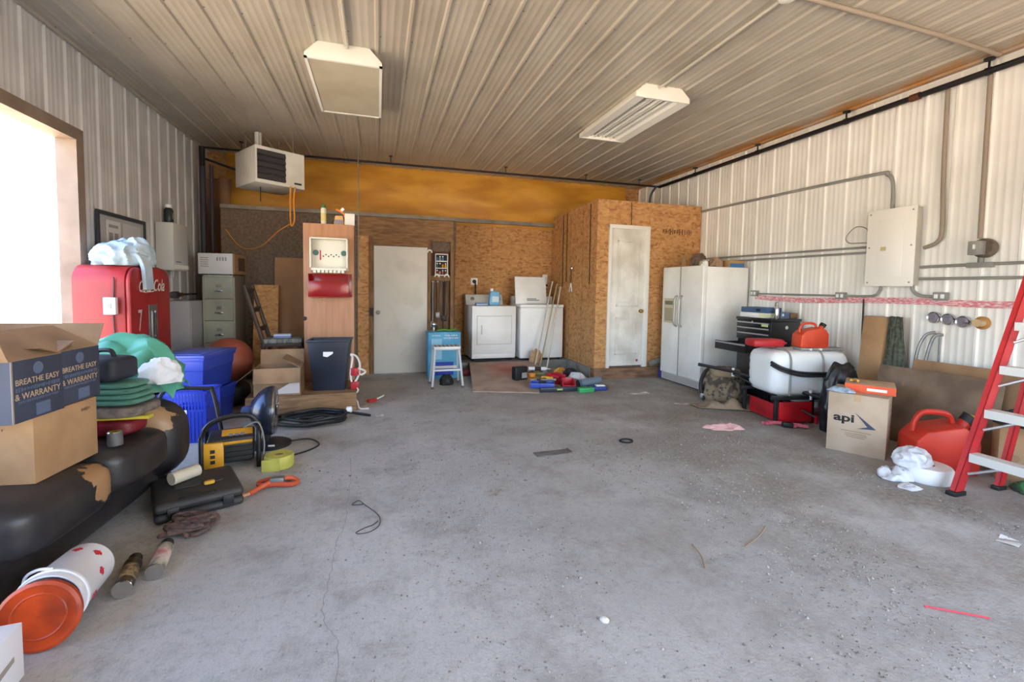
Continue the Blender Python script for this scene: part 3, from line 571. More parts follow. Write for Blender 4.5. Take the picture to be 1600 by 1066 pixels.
one('yellow_level', B().box(-.3, .3, -.03, .03, 0, .018, TR(-1.6, 3.18, .611, math.radians(-3))), mat('level_yellow', (196, 180, 60), .5), 'flat yellow strip sticking out under the grey blanket', 'level', bev=.002)
one('red_bag', B().pillow((0, 0, .055), (.44, .22, .11), 4, TR(-1.6, 3.27, .5, math.radians(-8))), mat('dark_red_nylon', (128, 24, 36), .5, c2=(96, 18, 28), sc=8, bump=.3, bsc=20), 'dark red bag at the bottom of the sofa pile', 'bag')
t = thing('tin_can', 'small silver tin beside the cardboard box on the sofa', 'can', (-1.42, 3.03, .5)); mk('can_body', B().lathe([(.035, 0), (.036, .004), (.035, .07), (.037, .074)], 18), STEEL, t); mk('lid', B().lathe([(.034, .074), (.03, .078)], 18), CHROME, t)
# ------------------------------------------------------------------ red vending machine
t = thing('vending_machine', 'old red soda vending machine with white script lettering and rounded top', 'vending machine', (-2.555, 5.27, 0))
VR = mat('vending_red', (172, 42, 46), .42, c2=(146, 34, 40), sc=4)
pr = [(-.41, .04), (.41, .04), (.41, 1.42)]+[(.41-.15+.15*math.cos(a*PI/12), 1.42+.15*math.sin(a*PI/12)) for a in range(1, 7)]+[(-.41+.15-.15*math.sin(a*PI/12), 1.42+.15*math.cos(a*PI/12)) for a in range(0, 6)]+[(-.41, 1.42)]
mk('cabinet', B().prism(pr, 0, .385, FM((0, 0, 0), (0, 1, 0), (0, 0, 1))), VR, t, bev=.006)
mk('front_door', B().prism([(a*.985, .05+(b-.04)*.985) for a, b in pr], .385, .425, FM((0, 0, 0), (0, 1, 0), (0, 0, 1))), VR, t, bev=.014, seg=3)
mk('kick_plate', B().box(.02, .4, -.38, .38, 0, .04), BLACK, t)
VF = lambda y, z: FM((.4253, y, z), (0, 1, 0), (0, 0, 1))
text('Coca', .23, WPRINT, t, VF(-.13, 1.38), shear=.35, h=.11, bold=.01); text('Cola', .23, WPRINT, t, VF(.16, 1.39), shear=.35, h=.12, bold=.01)
mk('lettering_swash', B().tube([(.426, -.24, 1.34), (.426, -.14, 1.322), (.426, .02, 1.328), (.426, .07, 1.342)], .004, 6), WPRINT, t)
text('7', .07, mat('faded_white', (206, 190, 186), .6), t, VF(-.24, 1.06), h=.2)
cpl = mk('coin_plate', B().box(.425, .437, -.09, .08, .82, 1.2), STEEL, t, bev=.005); mk('bottle_slot', B().box(.437, .4385, -.03, .02, .9, 1.12), INK, cpl); mk('slot_rim', B().box(.437, .445, -.04, -.03, .88, 1.14).box(.437, .445, .02, .03, .88, 1.14), CHROME, cpl)
one('machine_cord', B().tube(spl([(-2.24, 4.84, 1.46), (-2.24, 4.845, 1.4), (-2.25, 4.845, 1.1), (-2.23, 4.845, .6), (-2.24, 4.845, .02)], 6), .006, 6), BLACK, 'thin black cord hanging down the side of the vending machine', 'cord')
t = thing('power_box', 'small white box hanging on the cord of the vending machine', 'adapter', (-2.25, 4.815, 1.13)); mk('case', B().box(-.05, .04, -.025, .02, 0, .15), WHITE, t, bev=.004); mk('plug', B().box(-.02, .01, -.03, -.025, .05, .1), mat('grey_plug', (160, 160, 160), .5), t)
CLO = mat('pale_blue_cloth', (176, 204, 226), .85, c2=(206, 222, 234), sc=5, bump=.4, bsc=25)
t = thing('clothing', 'crumpled pale blue clothing heaped on top of the vending machine', 'clothing', (-2.32, 5.2, 1.57))
mk('garment', B().blob((.2, .3, .17), 3, .26, 1.7, .32, 5), CLO, t); mk('garment', B().blob((.15, .19, .19), 6, .26, 1.8, .32, 5, TR(.06, .05, .02)), CLO, t)
def slv(u, v): return (.08+.14*math.sin(min(1, v*1.6)*PI/2), -.2+.15*u+.06*v, .1-.32*max(0, v-.3)/.7+.02*math.sin(u*7)*(1-v)+.012*noise.noise(Vector((u*3, v*4, 2))))
mk('sleeve', B().sheet(slv, 10, 14, .03), CLO, t)
# ------------------------------------------------------------------ blue totes and basket
BLUE = mat('blue_tote', (52, 78, 190), .38, c2=(44, 68, 172), sc=2)
def tote(loc, rz, label, lid):
    t = thing('storage_tote', label, 'tote', loc, rz, 'blue storage totes'); w, d, h = .42, .6, .345
    b = B().box(-w/2*.88, w/2*.88, -d/2*.9, d/2*.9, 0, .006)
    for a in (0, 1):
        pass
    s0, s1 = (.88, .9), (1, 1)
    o_ = [(-w/2, -d/2), (w/2, -d/2), (w/2, d/2), (-w/2, d/2)]
    vv = [(x*.88, y*.9, 0) for x, y in o_]+[(x*.95, y*.96, h*.62) for x, y in o_]+[(x*.975, y*.98, h*.64) for x, y in o_]+[(x, y, h) for x, y in o_]+[(x*.97, y*.975, h) for x, y in o_]+[(x*.87, y*.89, .008) for x, y in o_]
    ff = [(3, 2, 1, 0), (20, 21, 22, 23)]
    for k in range(5):
        for i in range(4): ff.append((k*4+i, k*4+(i+1) % 4, k*4+4+(i+1) % 4, k*4+4+i))
    mk('bin', B().add(vv, ff), BLUE, t, bev=.012, seg=3)
    mk('rim', B().box(-w/2-.012, w/2+.012, -d/2-.012, -d/2, h-.03, h).box(-w/2-.012, w/2+.012, d/2, d/2+.012, h-.03, h).box(-w/2-.012, -w/2, -d/2, d/2, h-.03, h).box(w/2, w/2+.012, -d/2, d/2, h-.03, h), BLUE, t, bev=.003)
    if lid: mk('lid', B().box(-w/2-.02, w/2+.02, -d/2-.02, d/2+.02, h, h+.028).box(-w/2+.03, w/2-.03, -d/2+.03, d/2-.03, h+.028, h+.036), mat('tote_lid', (66, 84, 178), .3), t, bev=.008, seg=3)
    return t
tote((-1.76, 5.32, 0), math.radians(-10), 'lower of two blue storage totes, behind the blue basket', False)
tote((-1.77, 5.32, .347), math.radians(-10), 'upper blue storage tote with lid, stacked on another tote', True)
t = thing('plastic_basket', 'blue slotted plastic basket in front of the totes', 'basket', (-1.6, 4.72, 0), math.radians(-4)); bw, bd, bh = .3, .3, .46
BB = mat('basket_blue', (44, 68, 196), .4)
mk('floor_panel', B().box(-bw/2, bw/2, -bd/2, bd/2, 0, .008), BB, t)
for s in (-1, 1):
    mk('lower_wall', B().box(-bw/2, bw/2, s*bd/2-.004, s*bd/2+.004, .008, .3), BB, t); mk('lower_wall', B().box(s*bw/2-.004, s*bw/2+.004, -bd/2, bd/2, .008, .3), BB, t)
    mk('rim', B().box(-bw/2-.012, bw/2+.012, s*bd/2-.012, s*bd/2+.012, bh-.02, bh), BB, t); mk('rim', B().box(s*bw/2-.012, s*bw/2+.012, -bd/2, bd/2, bh-.02, bh), BB, t)
for i in range(12):
    x = -bw/2+bw*(i+.5)/12
    mk('slat', B().box(x-.006, x+.006, -bd/2-.003, -bd/2+.003, .3, bh-.02), BB, t)
    mk('slat', B().box(bw/2-.003, bw/2+.003, x-.006, x+.006, .3, bh-.02), BB, t)
for z in (.34, .4): mk('cross_bar', B().box(-bw/2, bw/2, -bd/2-.004, -bd/2+.002, z-.004, z+.004), BB, t)
for i in range(9): mk('rib', B().box(-bw/2+.03*i+.02, -bw/2+.03*i+.026, -bd/2-.008, -bd/2-.004, .02, .28), BB, t)
mk('sticker', B().box(-.09, .0, -bd/2-.0095, -bd/2-.008, .23, .3), WPRINT, t)
one('black_frame_bar', B().tube(spl([(-1.75, 4.36, .4), (-1.72, 4.38, .5), (-1.66, 4.4, .53), (-1.4, 4.4, .52), (-1.36, 4.4, .5), (-1.3, 4.36, .25), (-1.26, 4.33, .015)], 5), .016, 8).tube([(-1.75, 4.36, .4), (-1.8, 4.34, .0)], .016, 8), BLACK, 'bent black steel bar leaning in front of the blue basket', 'bar')
# ------------------------------------------------------------------ filing cabinet, microwave, ball
t = thing('filing_cabinet', 'grey green metal filing cabinet with five drawers', 'filing cabinet', (-2.05, 6.95, 0))
FG = mat('filing_green', (166, 170, 156), .45, c2=(150, 154, 142), sc=3)
mk('body', B().box(-.19, .19, .012, .5, 0, 1.53), mat('filing_side', (120, 112, 102), .5), t, bev=.004)
mk('front_rim', B().box(.17, .19, 0, .012, 0, 1.53).box(-.19, -.172, 0, .012, 0, 1.53).box(-.19, .19, 0, .012, 1.505, 1.53), FG, t)
for i in range(5):
    z = .03+.296*i; d_ = mk('drawer', B().box(-.17, .168, -.004, .012, z, z+.288), FG, t, bev=.004)
    mk('handle', B().box(-.05, .05, -.022, -.004, z+.09, z+.115), CHROME, d_, bev=.005); mk('label_holder', B().box(-.03, .03, -.007, -.004, z+.15, z+.19), STEEL, d_)
t = thing('microwave', 'white microwave oven with vents and tan end on the filing cabinet', 'microwave', (-2.05, 7.16, 1.531), math.radians(-8))
mk('case', B().box(-.23, .2, -.19, .19, .012, .29), mat('microwave_white', (214, 214, 218), .45), t, bev=.005); mk('door', B().box(.2, .225, -.19, .19, .012, .29), mat('microwave_tan', (150, 116, 84), .5), t, bev=.004); mk('window', B().box(.225, .228, -.08, .12, .06, .24), mat('window_brown', (84, 62, 48), .25), t)
for i in range(4): mk('vent', B().box(.0+.035*i, .02+.035*i, -.1915, -.19, .19, .24), mat('vent_grey', (150, 150, 156), .6), t)
for i in range(5): mk('vent', B().box(-.2, -.1, -.1915, -.19, .11+.028*i, .122+.028*i), MATS['vent_grey'], t)
for x in (-.19, .16):
    for y in (-.15, .15): mk('foot', B().cyl((x, y, 0), (x, y, .013), .015, n=8), BLACK, t)
one('duffel_bag', B().pillow((0, 0, .13), (.42, .36, .26), 4, TR(-1.68, 5.98, 0)), mat('black_nylon', (30, 30, 34), .6, bump=.3, bsc=20), 'black duffel bag on the floor under the red ball', 'bag')
one('exercise_ball', B().lathe([(.002, 0)]+[(.26*math.sin(a*PI/18), .26-.26*math.cos(a*PI/18)) for a in range(1, 18)]+[(.002, .52)], 28, TR(-1.68, 5.98, .262)), mat('dull_red_ball', (150, 76, 56), .5, c2=(128, 62, 48), sc=3), 'dull red ball resting behind the blue totes', 'ball')
# ------------------------------------------------------------------ chair, leaning boards
t = thing('chair', 'dark wooden chair with grey striped seat beside the tall cabinet', 'chair', (-1.16, 6.38, 0))
DKW = mat('dark_stained_wood', (72, 54, 44), .6, c2=(52, 40, 34), sc=4)
mk('seat', B().box(-.2, .24, -.2, .2, .68, .74), mat('striped_seat', (142, 140, 128), .8, c2=(96, 96, 92), sc=8, st=(6, .5, 1)), t, bev=.015); mk('seat_frame', B().box(-.2, .24, -.2, .2, .64, .68), DKW, t, bev=.004)
for y in (-.18, .18):
    mk('back_post', B().tube([(-.19, y, 0), (-.2, y, .7), (-.4, y, 1.4)], .026, 8), DKW, t); mk('leg', B().tube([(.21, y, .64), (.22, y, 0)], [.022, .016], 8), DKW, t)
for z in (.86, 1.1, 1.33): mk('back_rail', B().box(-.012, .012, -.17, .17, -.03, .03, TR(-.2-.2*(z-.7)/.7, 0, z, ry=.28)), DKW, t)
mk('stretcher', B().cyl((-.19, -.18, .3), (.215, -.18, .3), .012, n=8), DKW, t)
t = thing('tissue_pack', 'small white and blue packet on the chair seat', 'packet', (-1.16, 6.32, .741)); mk('pack', B().box(-.1, .1, -.05, .05, 0, .05), mat('pale_packet', (180, 186, 204), .6), t, bev=.008); mk('stripe', B().box(-.1005, .1005, -.051, .051, .008, .024), mat('packet_blue', (90, 100, 170), .6), t)
one('osb_offcut', B().box(-.16, .16, 0, .018, 0, 1.42, TR(-1.55, 7.12, 0, 0, rx=-.14)), OSBY, 'narrow OSB offcut leaning behind the dark wooden chair', 'board')
one('hardboard_sheet', B().box(-.24, .24, 0, .012, 0, 1.82, TR(-1.22, 7.3, 0, 0, rx=-.07)), mat('hardboard_tan', (164, 122, 84), .7, c2=(148, 108, 74), sc=3), 'tall tan hardboard sheet leaning on the wall behind the cabinet', 'board', bev=.001)
# ------------------------------------------------------------------ tall wooden cabinet
VEN = mat('oak_veneer', (188, 138, 104), .5, c2=(172, 122, 90), sc=2.4, st=(8, 8, .8))
t = thing('wood_cabinet', 'tall wood veneer cabinet holding a white dispenser on its front', 'cabinet', (-.585, 6.1, 0))
mk('front_panel', B().box(-.295, .295, 0, .02, 0, 2.18), VEN, t, bev=.002)
for s in (-1, 1): mk('side_panel', B().box(s*.287-.008, s*.287+.008, .02, .36, 0, 2.18), mat('veneer_side', (150, 122, 96), .6, c2=(132, 104, 82), sc=3, st=(8, 8, .8)), t)
mk('top_panel', B().box(-.279, .279, .02, .36, 2.16, 2.18), VEN, t); mk('back_panel', B().box(-.279, .279, .35, .36, 0, 2.16), MATS['veneer_side'], t); mk('lock', B().lathe([(.025, 0), (.025, .012), (.015, .016)], 14, FM((-.285, 0, 1.0), (1, 0, 0), (0, 0, 1))), INK, t)
t = thing('first_aid_dispenser', 'white open wall dispenser above a translucent red bin on the cabinet', 'dispenser', (-.575, 6.098, 1.27))
IV = mat('ivory_plastic', (226, 222, 208), .4)
b = B().box(-.22, .22, -.012, 0, .33, .73).box(-.22, -.2, -.12, -.012, .36, .73).box(.2, .22, -.12, -.012, .36, .73).box(-.22, .22, -.12, -.012, .71, .73).box(-.2, .2, -.12, -.012, .33, .36); mk('housing', b, IV, t, bev=.006)
for i in range(8): mk('tooth', B().box(-.18+.046*i, -.145+.046*i, -.13, -.02, .3, .33), IV, t)
for x, s in ((-.16, 1), (.165, 1)): mk('teal_knob', B().lathe([(.035, 0), (.03, .02)], 12, FM((x, -.012, .55), (1, 0, 0), (0, 0, 1))), mat('teal_plastic', (70, 110, 110), .5), t)
mk('red_mark', B().box(-.115, -.1, -.016, -.012, .46, .58), mat('mark_red', (190, 50, 60), .5), t)
for i in range(7): mk('dark_mark', B().box(-.08+.03*i, -.065+.03*i, -.0155, -.012, .5+.02*(i % 2), .515+.02*(i % 2)), mat('dark_mark', (50, 50, 60), .5), t)
RT = mat('translucent_red', (196, 26, 34), .2, trans=.55)
mk('red_bin', B().box(-.235, .26, -.02, -.004, 0, .29).box(-.235, -.227, -.14, -.02, .02, .29).box(.222, .23, -.14, -.02, .02, .29).box(-.235, .23, -.15, -.14, .01, .2, None).box(-.235, .23, -.15, -.02, 0, .012), RT, t, bev=.004)
# on top of the cabinet
def spray(loc, label, body, cap, h=.22, r=.033, name='spray_can', cat='spray can', grp=None, M=None, band=None):
    t = thing(name, label, cat, loc, 0, grp, M)
    mk('can_body', B().lathe([(r*.9, .006), (r, 0), (r, h*.8), (r*.75, h*.86), (r*.5, h*.87)], 20), body, t); mk('cap', B().lathe([(r*.78, h*.86), (r*.78, h), (r*.6, h*1.02)], 18), cap, t)
    mk('base_rim', B().lathe([(r*1.03, -.001), (r*1.03, .006), (r*.98, .008)], 20), CHROME, t)
    if band: mk('label_band', B().lathe([(r*1.008, h*.2), (r*1.008, h*.6)], 20, cap=False), band, t)
    return t
spray((-.66, 6.25, 2.182), 'white and green spray can on top of the wooden cabinet', mat('can_white', (232, 226, 210), .4), mat('can_green', (34, 120, 66), .4), .25, band=mat('can_yellow', (226, 206, 130), .5))
t = thing('spray_bottle', 'orange spray bottle with white nozzle on the wooden cabinet', 'bottle', (-.45, 6.25, 2.181)); OR = mat('bright_orange', (232, 128, 36), .4)
mk('body', B().box(-.09, .04, -.03, .03, 0, .13, None, .7, .8), mat('amber_bottle', (222, 178, 120), .4), t, bev=.012); mk('trigger_arm', B().tube(spl([(.05, 0, 0), (.055, 0, .1), (.02, 0, .17), (-.06, 0, .21)], 5), .014, 8), OR, t); mk('nozzle', B().cyl((.0, 0, .19), (.03, 0, .225), .02, n=10), WHITE, t)
mk('label', B().box(-.075, .02, -.033, -.03, .02, .075), mat('grey_label', (150, 140, 150), .6), t)
one('white_card', B().box(-.06, .06, 0, .003, 0, .16, TR(-.345, 6.2, 2.181, 0, rx=-.12)), WPRINT, 'plain white card standing at the right end of the cabinet top', 'card')
# ------------------------------------------------------------------ low platform, open box, wastebasket
t = thing('wood_platform', 'low box platform of old boards in front of the wooden cabinet', 'platform', (-.8, 5.68, 0), math.radians(3))
mk('front_board', B().box(-.56, .55, -.36, -.335, 0, .19), WOODH, t, bev=.003); mk('back_board', B().box(-.56, .55, .335, .36, 0, .19), WOODH, t, bev=.003)
for s in (-.56, .525): mk('end_board', B().box(s, s+.025, -.335, .335, 0, .19), WOOD, t, bev=.003)
for i in range(6): mk('top_board', B().box(-.56, .55, -.36+.12*i+.002, -.242+.12*i, .19, .208), WOODH, t, bev=.002)
t = cbox('cardboard_box', 'open cardboard box with a torn front flap on the platform', .46, .36, .3, (-1.05, 5.54, .209), math.radians(2), CARD2, [('f', 165), ('l', 130), ('r', -60), ('b', 10)], open_=True)
mk('torn_patch', B().add([(-.1, -.183, .02), (.22, -.183, .02), (.22, -.183, .2), (.1, -.183, .12), (.0, -.183, .06)], [(0, 1, 2, 3, 4)]), mat('torn_pale', (196, 188, 186), .8), t)
t = thing('wastebasket', 'tall dark navy wastebasket with a white and red sticker', 'wastebasket', (-.53, 5.64, .209), math.radians(-4)); NV = mat('navy_plastic', (34, 38, 50), .4, c2=(44, 50, 66), sc=3)
w0, w1, dd0, dd1, hh = .17, .225, .12, .16, .58
o4 = lambda a, b, z: [(-a, -b, z), (a, -b, z), (a, b, z), (-a, b, z)]
vv = o4(w0, dd0, 0)+o4(w1, dd1, hh)+o4(w1-.008, dd1-.008, hh)+o4(w0-.006, dd0-.006, .008); ff = [(3, 2, 1, 0), (12, 13, 14, 15)]
for k in range(3):
    for i in range(4): ff.append((k*4+i, k*4+(i+1) % 4, k*4+4+(i+1) % 4, k*4+4+i))
mk('bin', B().add(vv, ff), NV, t, bev=.012, seg=3); mk('rim', B().box(-w1-.01, w1+.01, -dd1-.01, -dd1, hh-.02, hh+.004).box(-w1-.01, w1+.01, dd1, dd1+.01, hh-.02, hh+.004).box(-w1-.01, -w1, -dd1, dd1, hh-.02, hh+.004).box(w1, w1+.01, -dd1, dd1, hh-.02, hh+.004), NV, t, bev=.003)
st = mk('sticker', B().add([(-.045, 0, .0), (-.045, 0, .12), (.06, 0, .12), (.06, 0, .03), (.0, 0, -.01)], [(0, 1, 2, 3, 4)]), WPRINT, t, M=TR(-.01, -.1545, .4, rx=-.069)); mk('sticker_band', B().box(-.045, .06, -.003, -.001, .085, .12), mat('sticker_red', (206, 60, 66), .5), st)
# cord bundle on the end of the platform
t = thing('extension_lead', 'white and red power cord bundle lying at the platform end', 'cord', (-.3, 5.5, 0))
mk('white_loops', B().tube(spl([(0, 0, .62), (.06, 0, .6), (.1, .01, .5), (.08, 0, .36), (.02, 0, .28), (.0, 0, .4), (.02, 0, .58)], 6, True), .012, 8, True).tube(spl([(.08, -.01, .46), (.16, 0, .42), (.12, 0, .38), (.08, 0, .4)], 5), .012, 8).tube(spl([(.04, 0, .28), (.08, -.02, .2), (.02, -.03, .14), (.07, -.04, .08), (.1, -.1, .012), (.2, -.14, .012)], 6), .009, 8), mat('cord_white', (220, 212, 204), .5), t)
for z in (.42, .26): mk('red_block', B().box(.0, .09, -.02, .03, z-.045, z+.045), mat('cord_red', (176, 34, 44), .45), t, bev=.008)
t = thing('red_plug', 'red handled tool with white tip lying on the floor by the platform', 'tool', (-.06, 5.72, 0), .7); mk('handle', B().box(-.07, .05, -.03, .03, 0, .035), mat('tool_red', (190, 44, 46), .45), t, bev=.008); mk('tip', B().tube(spl([(.05, 0, .02), (.13, .01, .03), (.16, -.02, .05)], 5), .009, 8), WHITE, t)
# ------------------------------------------------------------------ fan, hose, charger and other floor things on the left
t = thing('floor_fan', 'round black and chrome floor fan facing right', 'fan', (-.93, 4.36, 0), math.radians(4))
FMX = FM((0, 0, .31), (0, 1, 0), (0, 0, 1))
mk('base', B().lathe([(.17, 0), (.17, .015), (.13, .035), (.05, .045)], 24, TR(.02, 0, 0)), BLACK, t); mk('stem', B().box(-.04, .02, -.05, .05, .04, .3, None, .7, .7), BLACK, t, bev=.01)
mk('rear_shell', B().lathe([(.05, -.13), (.09, -.12), (.16, -.07), (.2, -.02), (.215, .03), (.21, .05)], 32, FMX), mat('fan_gunmetal', (60, 68, 88), .22, .6), t, ang=60); mk('motor_cap', B().lathe([(.03, -.2), (.05, -.19), (.055, -.13)], 18, FMX), mat('fan_blue', (60, 76, 120), .35), t)
gb = B()
for r in (.06, .09, .12, .15, .18, .205): gb.lathe([(r-.002, .06-.0), (r+.002, .06), (r+.002, .064), (r-.002, .064), (r-.002, .06)], 32, FMX, cap=False)
for i in range(16):
    a = i*PI/8; gb.tube([FMX @ Vector((.05*math.cos(a), .05*math.sin(a), .062)), FMX @ Vector((.21*math.cos(a), .21*math.sin(a), .055))], .002, 5)
mk('grille', gb, CHROME, t); mk('hub', B().lathe([(.05, .05), (.05, .066), (.03, .07)], 20, FMX), BLACK, t)
for i in range(3):
    a = i*2*PI/3
    mk('blade', B().sheet(lambda u, v: FMX @ Vector(((.04+.14*u)*math.cos(a+.9*(v-.5)), (.04+.14*u)*math.sin(a+.9*(v-.5)), .0+.03*(v-.5))), 6, 6, .003), mat('fan_blade', (150, 140, 128), .4), t)
mk('label', B().box(.02, .07, -.14, -.13, .02, .04), WPRINT, t)
hb_ = B()
for k, (cx, cy2, rx, ry, z) in enumerate(((-.66, 5.02, .33, .2, .02), (-.7, 4.98, .34, .24, .05), (-.62, 4.97, .3, .2, .08), (-.58, 5.0, .19, .11, .03))): hb_.tube([(cx+rx*math.cos(a*PI/16), cy2+ry*math.sin(a*PI/16), z+.006*math.sin(a)) for a in range(32)], .018, 8, True)
hb_.tube(spl([(-.36, 5.04, .06), (-.3, 5.1, .05), (-.2, 5.14, .02), (-.08, 5.05, .018)], 6), .014, 8)
t = thing('black_hose', 'coil of thick black hose on the floor beside the platform', 'hose'); mk('coil', hb_, BLACK, t); mk('white_fitting', B().lathe([(.02, -.03), (.034, -.02), (.034, .025), (.02, .035)], 14, FM((-.3, 5.12, .075), (0, 1, 0), (0, 0, 1))), WHITE, t)
one('fan_cord', B().tube(spl([(-.9, 4.3, .012), (-.75, 4.4, .008), (-.6, 4.42, .008), (-.5, 4.25, .008), (-.58, 4.1, .008), (-.74, 3.98, .008)], 6), .007, 6), BLACK, 'thin black cord looping on the floor right of the fan', 'cord')
t = thing('jobsite_radio', 'yellow and black jobsite radio with roll cage on the floor', 'radio', (-1.12, 3.98, 0), math.radians(12)); YL = mat('radio_yellow', (226, 166, 44), .45, c2=(204, 146, 38), sc=4)
mk('end_panel', B().box(-.16, -.03, -.16, -.12, .03, .22), YL, t, bev=.01)
for z in (.08, .12, .16): mk('socket', B().box(-.115, -.085, -.166, -.16, z-.012, z+.012), INK, t)
mk('core', B().box(-.14, .17, -.12, .16, .04, .24), mat('radio_black', (38, 36, 36), .5), t, bev=.02, seg=3)
for z in (.08, .12, .16): mk('grille_slat', B().box(-.02, .16, -.135, -.12, z-.01, z+.01), BLACK, t)
mk('control_panel', B().box(-.05, .16, -.12, .03, -.01, .012, TR(0, -.02, .25, rx=.5)), YL, t, bev=.006)
for i in range(3): mk('button', B().box(0+.04*i, .025+.04*i, -.06, -.03, .012, .02, TR(0, -.02, .25, rx=.5)), mat('button_grey', (110, 120, 150), .4), t)
for s in (-.17, .2): mk('cage_hoop', B().tube(spl([(s, -.17, .02), (s, -.17, .24), (s, -.12, .27), (s, .14, .27), (s, .18, .24), (s, .18, .02), (s, .1, .016), (s, -.12, .016)], 4, True), .016, 8, True), BLACK, t)
mk('carry_handle', B().tube(spl([(-.17, .02, .27), (-.12, .02, .33), (.0, .02, .37), (.14, .02, .36), (.2, .02, .28)], 6), .02, 8), BLACK, t); mk('cable', B().tube(spl([(.1, -.1, .3), (.2, -.14, .34), (.24, -.16, .18), (.22, -.18, .02)], 6), .006, 6), GC, t)
t = thing('strap_roll', 'roll of pale yellow webbing on the floor beside the fan', 'roll', (-.74, 3.83, 0)); YT = mat('pale_yellow_webbing', (198, 196, 96), .6, c2=(178, 176, 80), sc=10)
mk('roll', B().lathe([(.03, 0), (.1, 0), (.105, .01), (.105, .085), (.1, .095), (.03, .095), (.03, 0)], 32, cap=False), YT, t); mk('loose_end', B().box(-.1, .02, -.11, -.105, 0, .09), YT, t); mk('core', B().lathe([(.024, 0), (.03, .002), (.03, .09), (.024, .094)], 18), CARD2, t)
t = thing('tool_case', 'flat black plastic tool case lying on the floor in front of the sofa', 'case', (-1.13, 3.33, 0), math.radians(24)); TC = mat('case_black', (44, 44, 46), .6, c2=(58, 56, 54), sc=6, bump=.1, bsc=50)
mk('lower_shell', B().box(-.23, .23, -.24, .24, 0, .055), TC, t, bev=.035, seg=4); mk('upper_shell', B().box(-.23, .23, -.24, .24, .057, .12), TC, t, bev=.035, seg=4); mk('recess', B().box(-.12, .14, -.05, .16, .12, .128), TC, t, bev=.006); mk('grip', B().box(-.11, .08, -.225, -.17, .1205, .124), INK, t, bev=.001)
for x in (-.14, .14): mk('latch', B().box(x-.03, x+.03, -.248, -.238, .03, .09), BLACK, t, bev=.004)
one('pvc_pipe', B().tube([(0, -.085, 0), (0, .085, 0)], .04, 20), mat('pvc_cream', (206, 198, 178), .45), 'short piece of cream plastic pipe lying on the tool case', 'pipe', M=TR(-1.21, 3.37, .169, -.65))
one('yellow_bit', B().pillow((0, 0, .012), (.06, .03, .024), 4), mat('bit_yellow', (206, 160, 46), .5), 'small yellow tool piece lying on the tool case', 'tool', loc=(-1.04, 3.27, .129), rz=.4)
t = thing('tie_down', 'orange tie down straps bundled on the floor beside the tool case', 'strap', (-.68, 3.43, 0)); OS = mat('orange_strap', (206, 92, 54), .6, c2=(180, 74, 46), sc=8)
mk('webbing', B().tube(spl([(-.14, -.12, .02), (-.08, -.04, .03), (.0, .0, .05), (.08, .04, .04), (.13, .02, .02), (.1, -.03, .02), (.0, -.03, .03), (-.1, .0, .02), (-.12, .06, .02), (-.02, .08, .03), (.08, .07, .02)], 6), .016, 8), OS, t); mk('ratchet', B().box(-.04, .05, -.03, .03, .02, .07), STEEL, t, bev=.008); mk('hook', B().tube(spl([(-.14, -.12, .02), (-.19, -.16, .02), (-.17, -.19, .02)], 5), .012, 8), mat('tan_hook', (186, 130, 96), .5), t)
rr = random.Random(5); rp = B()
for k in range(3): rp.tube(spl([(rr.uniform(-.12, .12), rr.uniform(-.1, .1), .015+.03*rr.random()+.012*k) for _ in range(12)], 6), .013, 7)
one('rope_heap', rp, mat('brown_rope', (108, 84, 76), .9, c2=(70, 58, 56), sc=40, bump=.4, bsc=80), 'tangled brown rope heap on the floor in front of the sofa', 'rope', loc=(-1.03, 2.93, 0))
# bucket, lid, spray cans, printed box in the near left corner
BM = FM((-1.3, 2.58, .15), (.88, -.35, .1), (.1, .3, .95))   # local z axis points from bucket base to mouth
BM = Matrix.Translation((-1.275, 2.46, .122)) @ Vector((.06, -1, .05)).to_track_quat('Z', 'X').to_matrix().to_4x4()
t = thing('bucket', 'white plastic pail with red leaf prints lying on its side', 'bucket', M=BM); WB = mat('pail_white', (226, 226, 230), .35)
mk('pail', B().lathe([(.002, 0), (.098, 0), (.104, .006), (.117, .27), (.12, .275), (.12, .3), (.113, .3), (.11, .27), (.096, .012), (.002, .012)], 36, cap=False), WB, t); mk('rim', B().lathe([(.118, .255), (.124, .258), (.124, .268), (.118, .27)], 36, cap=False), WB, t)
mk('bail_handle', B().tube(spl([(-.124, 0, .26), (-.1, .08, .22), (-.03, .14, .16), (.06, .13, .17), (.115, .06, .23), (.125, 0, .26)], 6), .006, 8), WB, t)
def leaf(s): return [(s*a, s*b) for a, b in ((0, 1), (.2, .6), (.45, .7), (.4, .3), (.9, .35), (.7, .05), (.8, -.1), (.3, -.4), (.05, -.4), (.05, -.8), (-.05, -.8), (-.05, -.4), (-.3, -.4), (-.8, -.1), (-.7, .05), (-.9, .35), (-.4, .3), (-.45, .7), (-.2, .6))]
for a, z in [(k*.62, (.07, .19, .13)[k % 3]) for k in range(10)]:
    rr_ = .1045+.0135*z/.27+.0012; q = Vector((math.cos(a), math.sin(a), 0))
    mk('leaf_print', B().prism(leaf(.022), 0, .0012, FM(q*rr_+Vector((0, 0, z)), (-q.y, q.x, 0), (0, 0, 1))), mat('leaf_red', (196, 40, 56), .5), t)
LM = Matrix.Translation((-1.245, 2.105, .133)) @ Vector((.06, -.95, .12)).to_track_quat('Z', 'X').to_matrix().to_4x4()
OL = mat('orange_lid', (186, 66, 20), .4, c2=(140, 48, 20), sc=7)
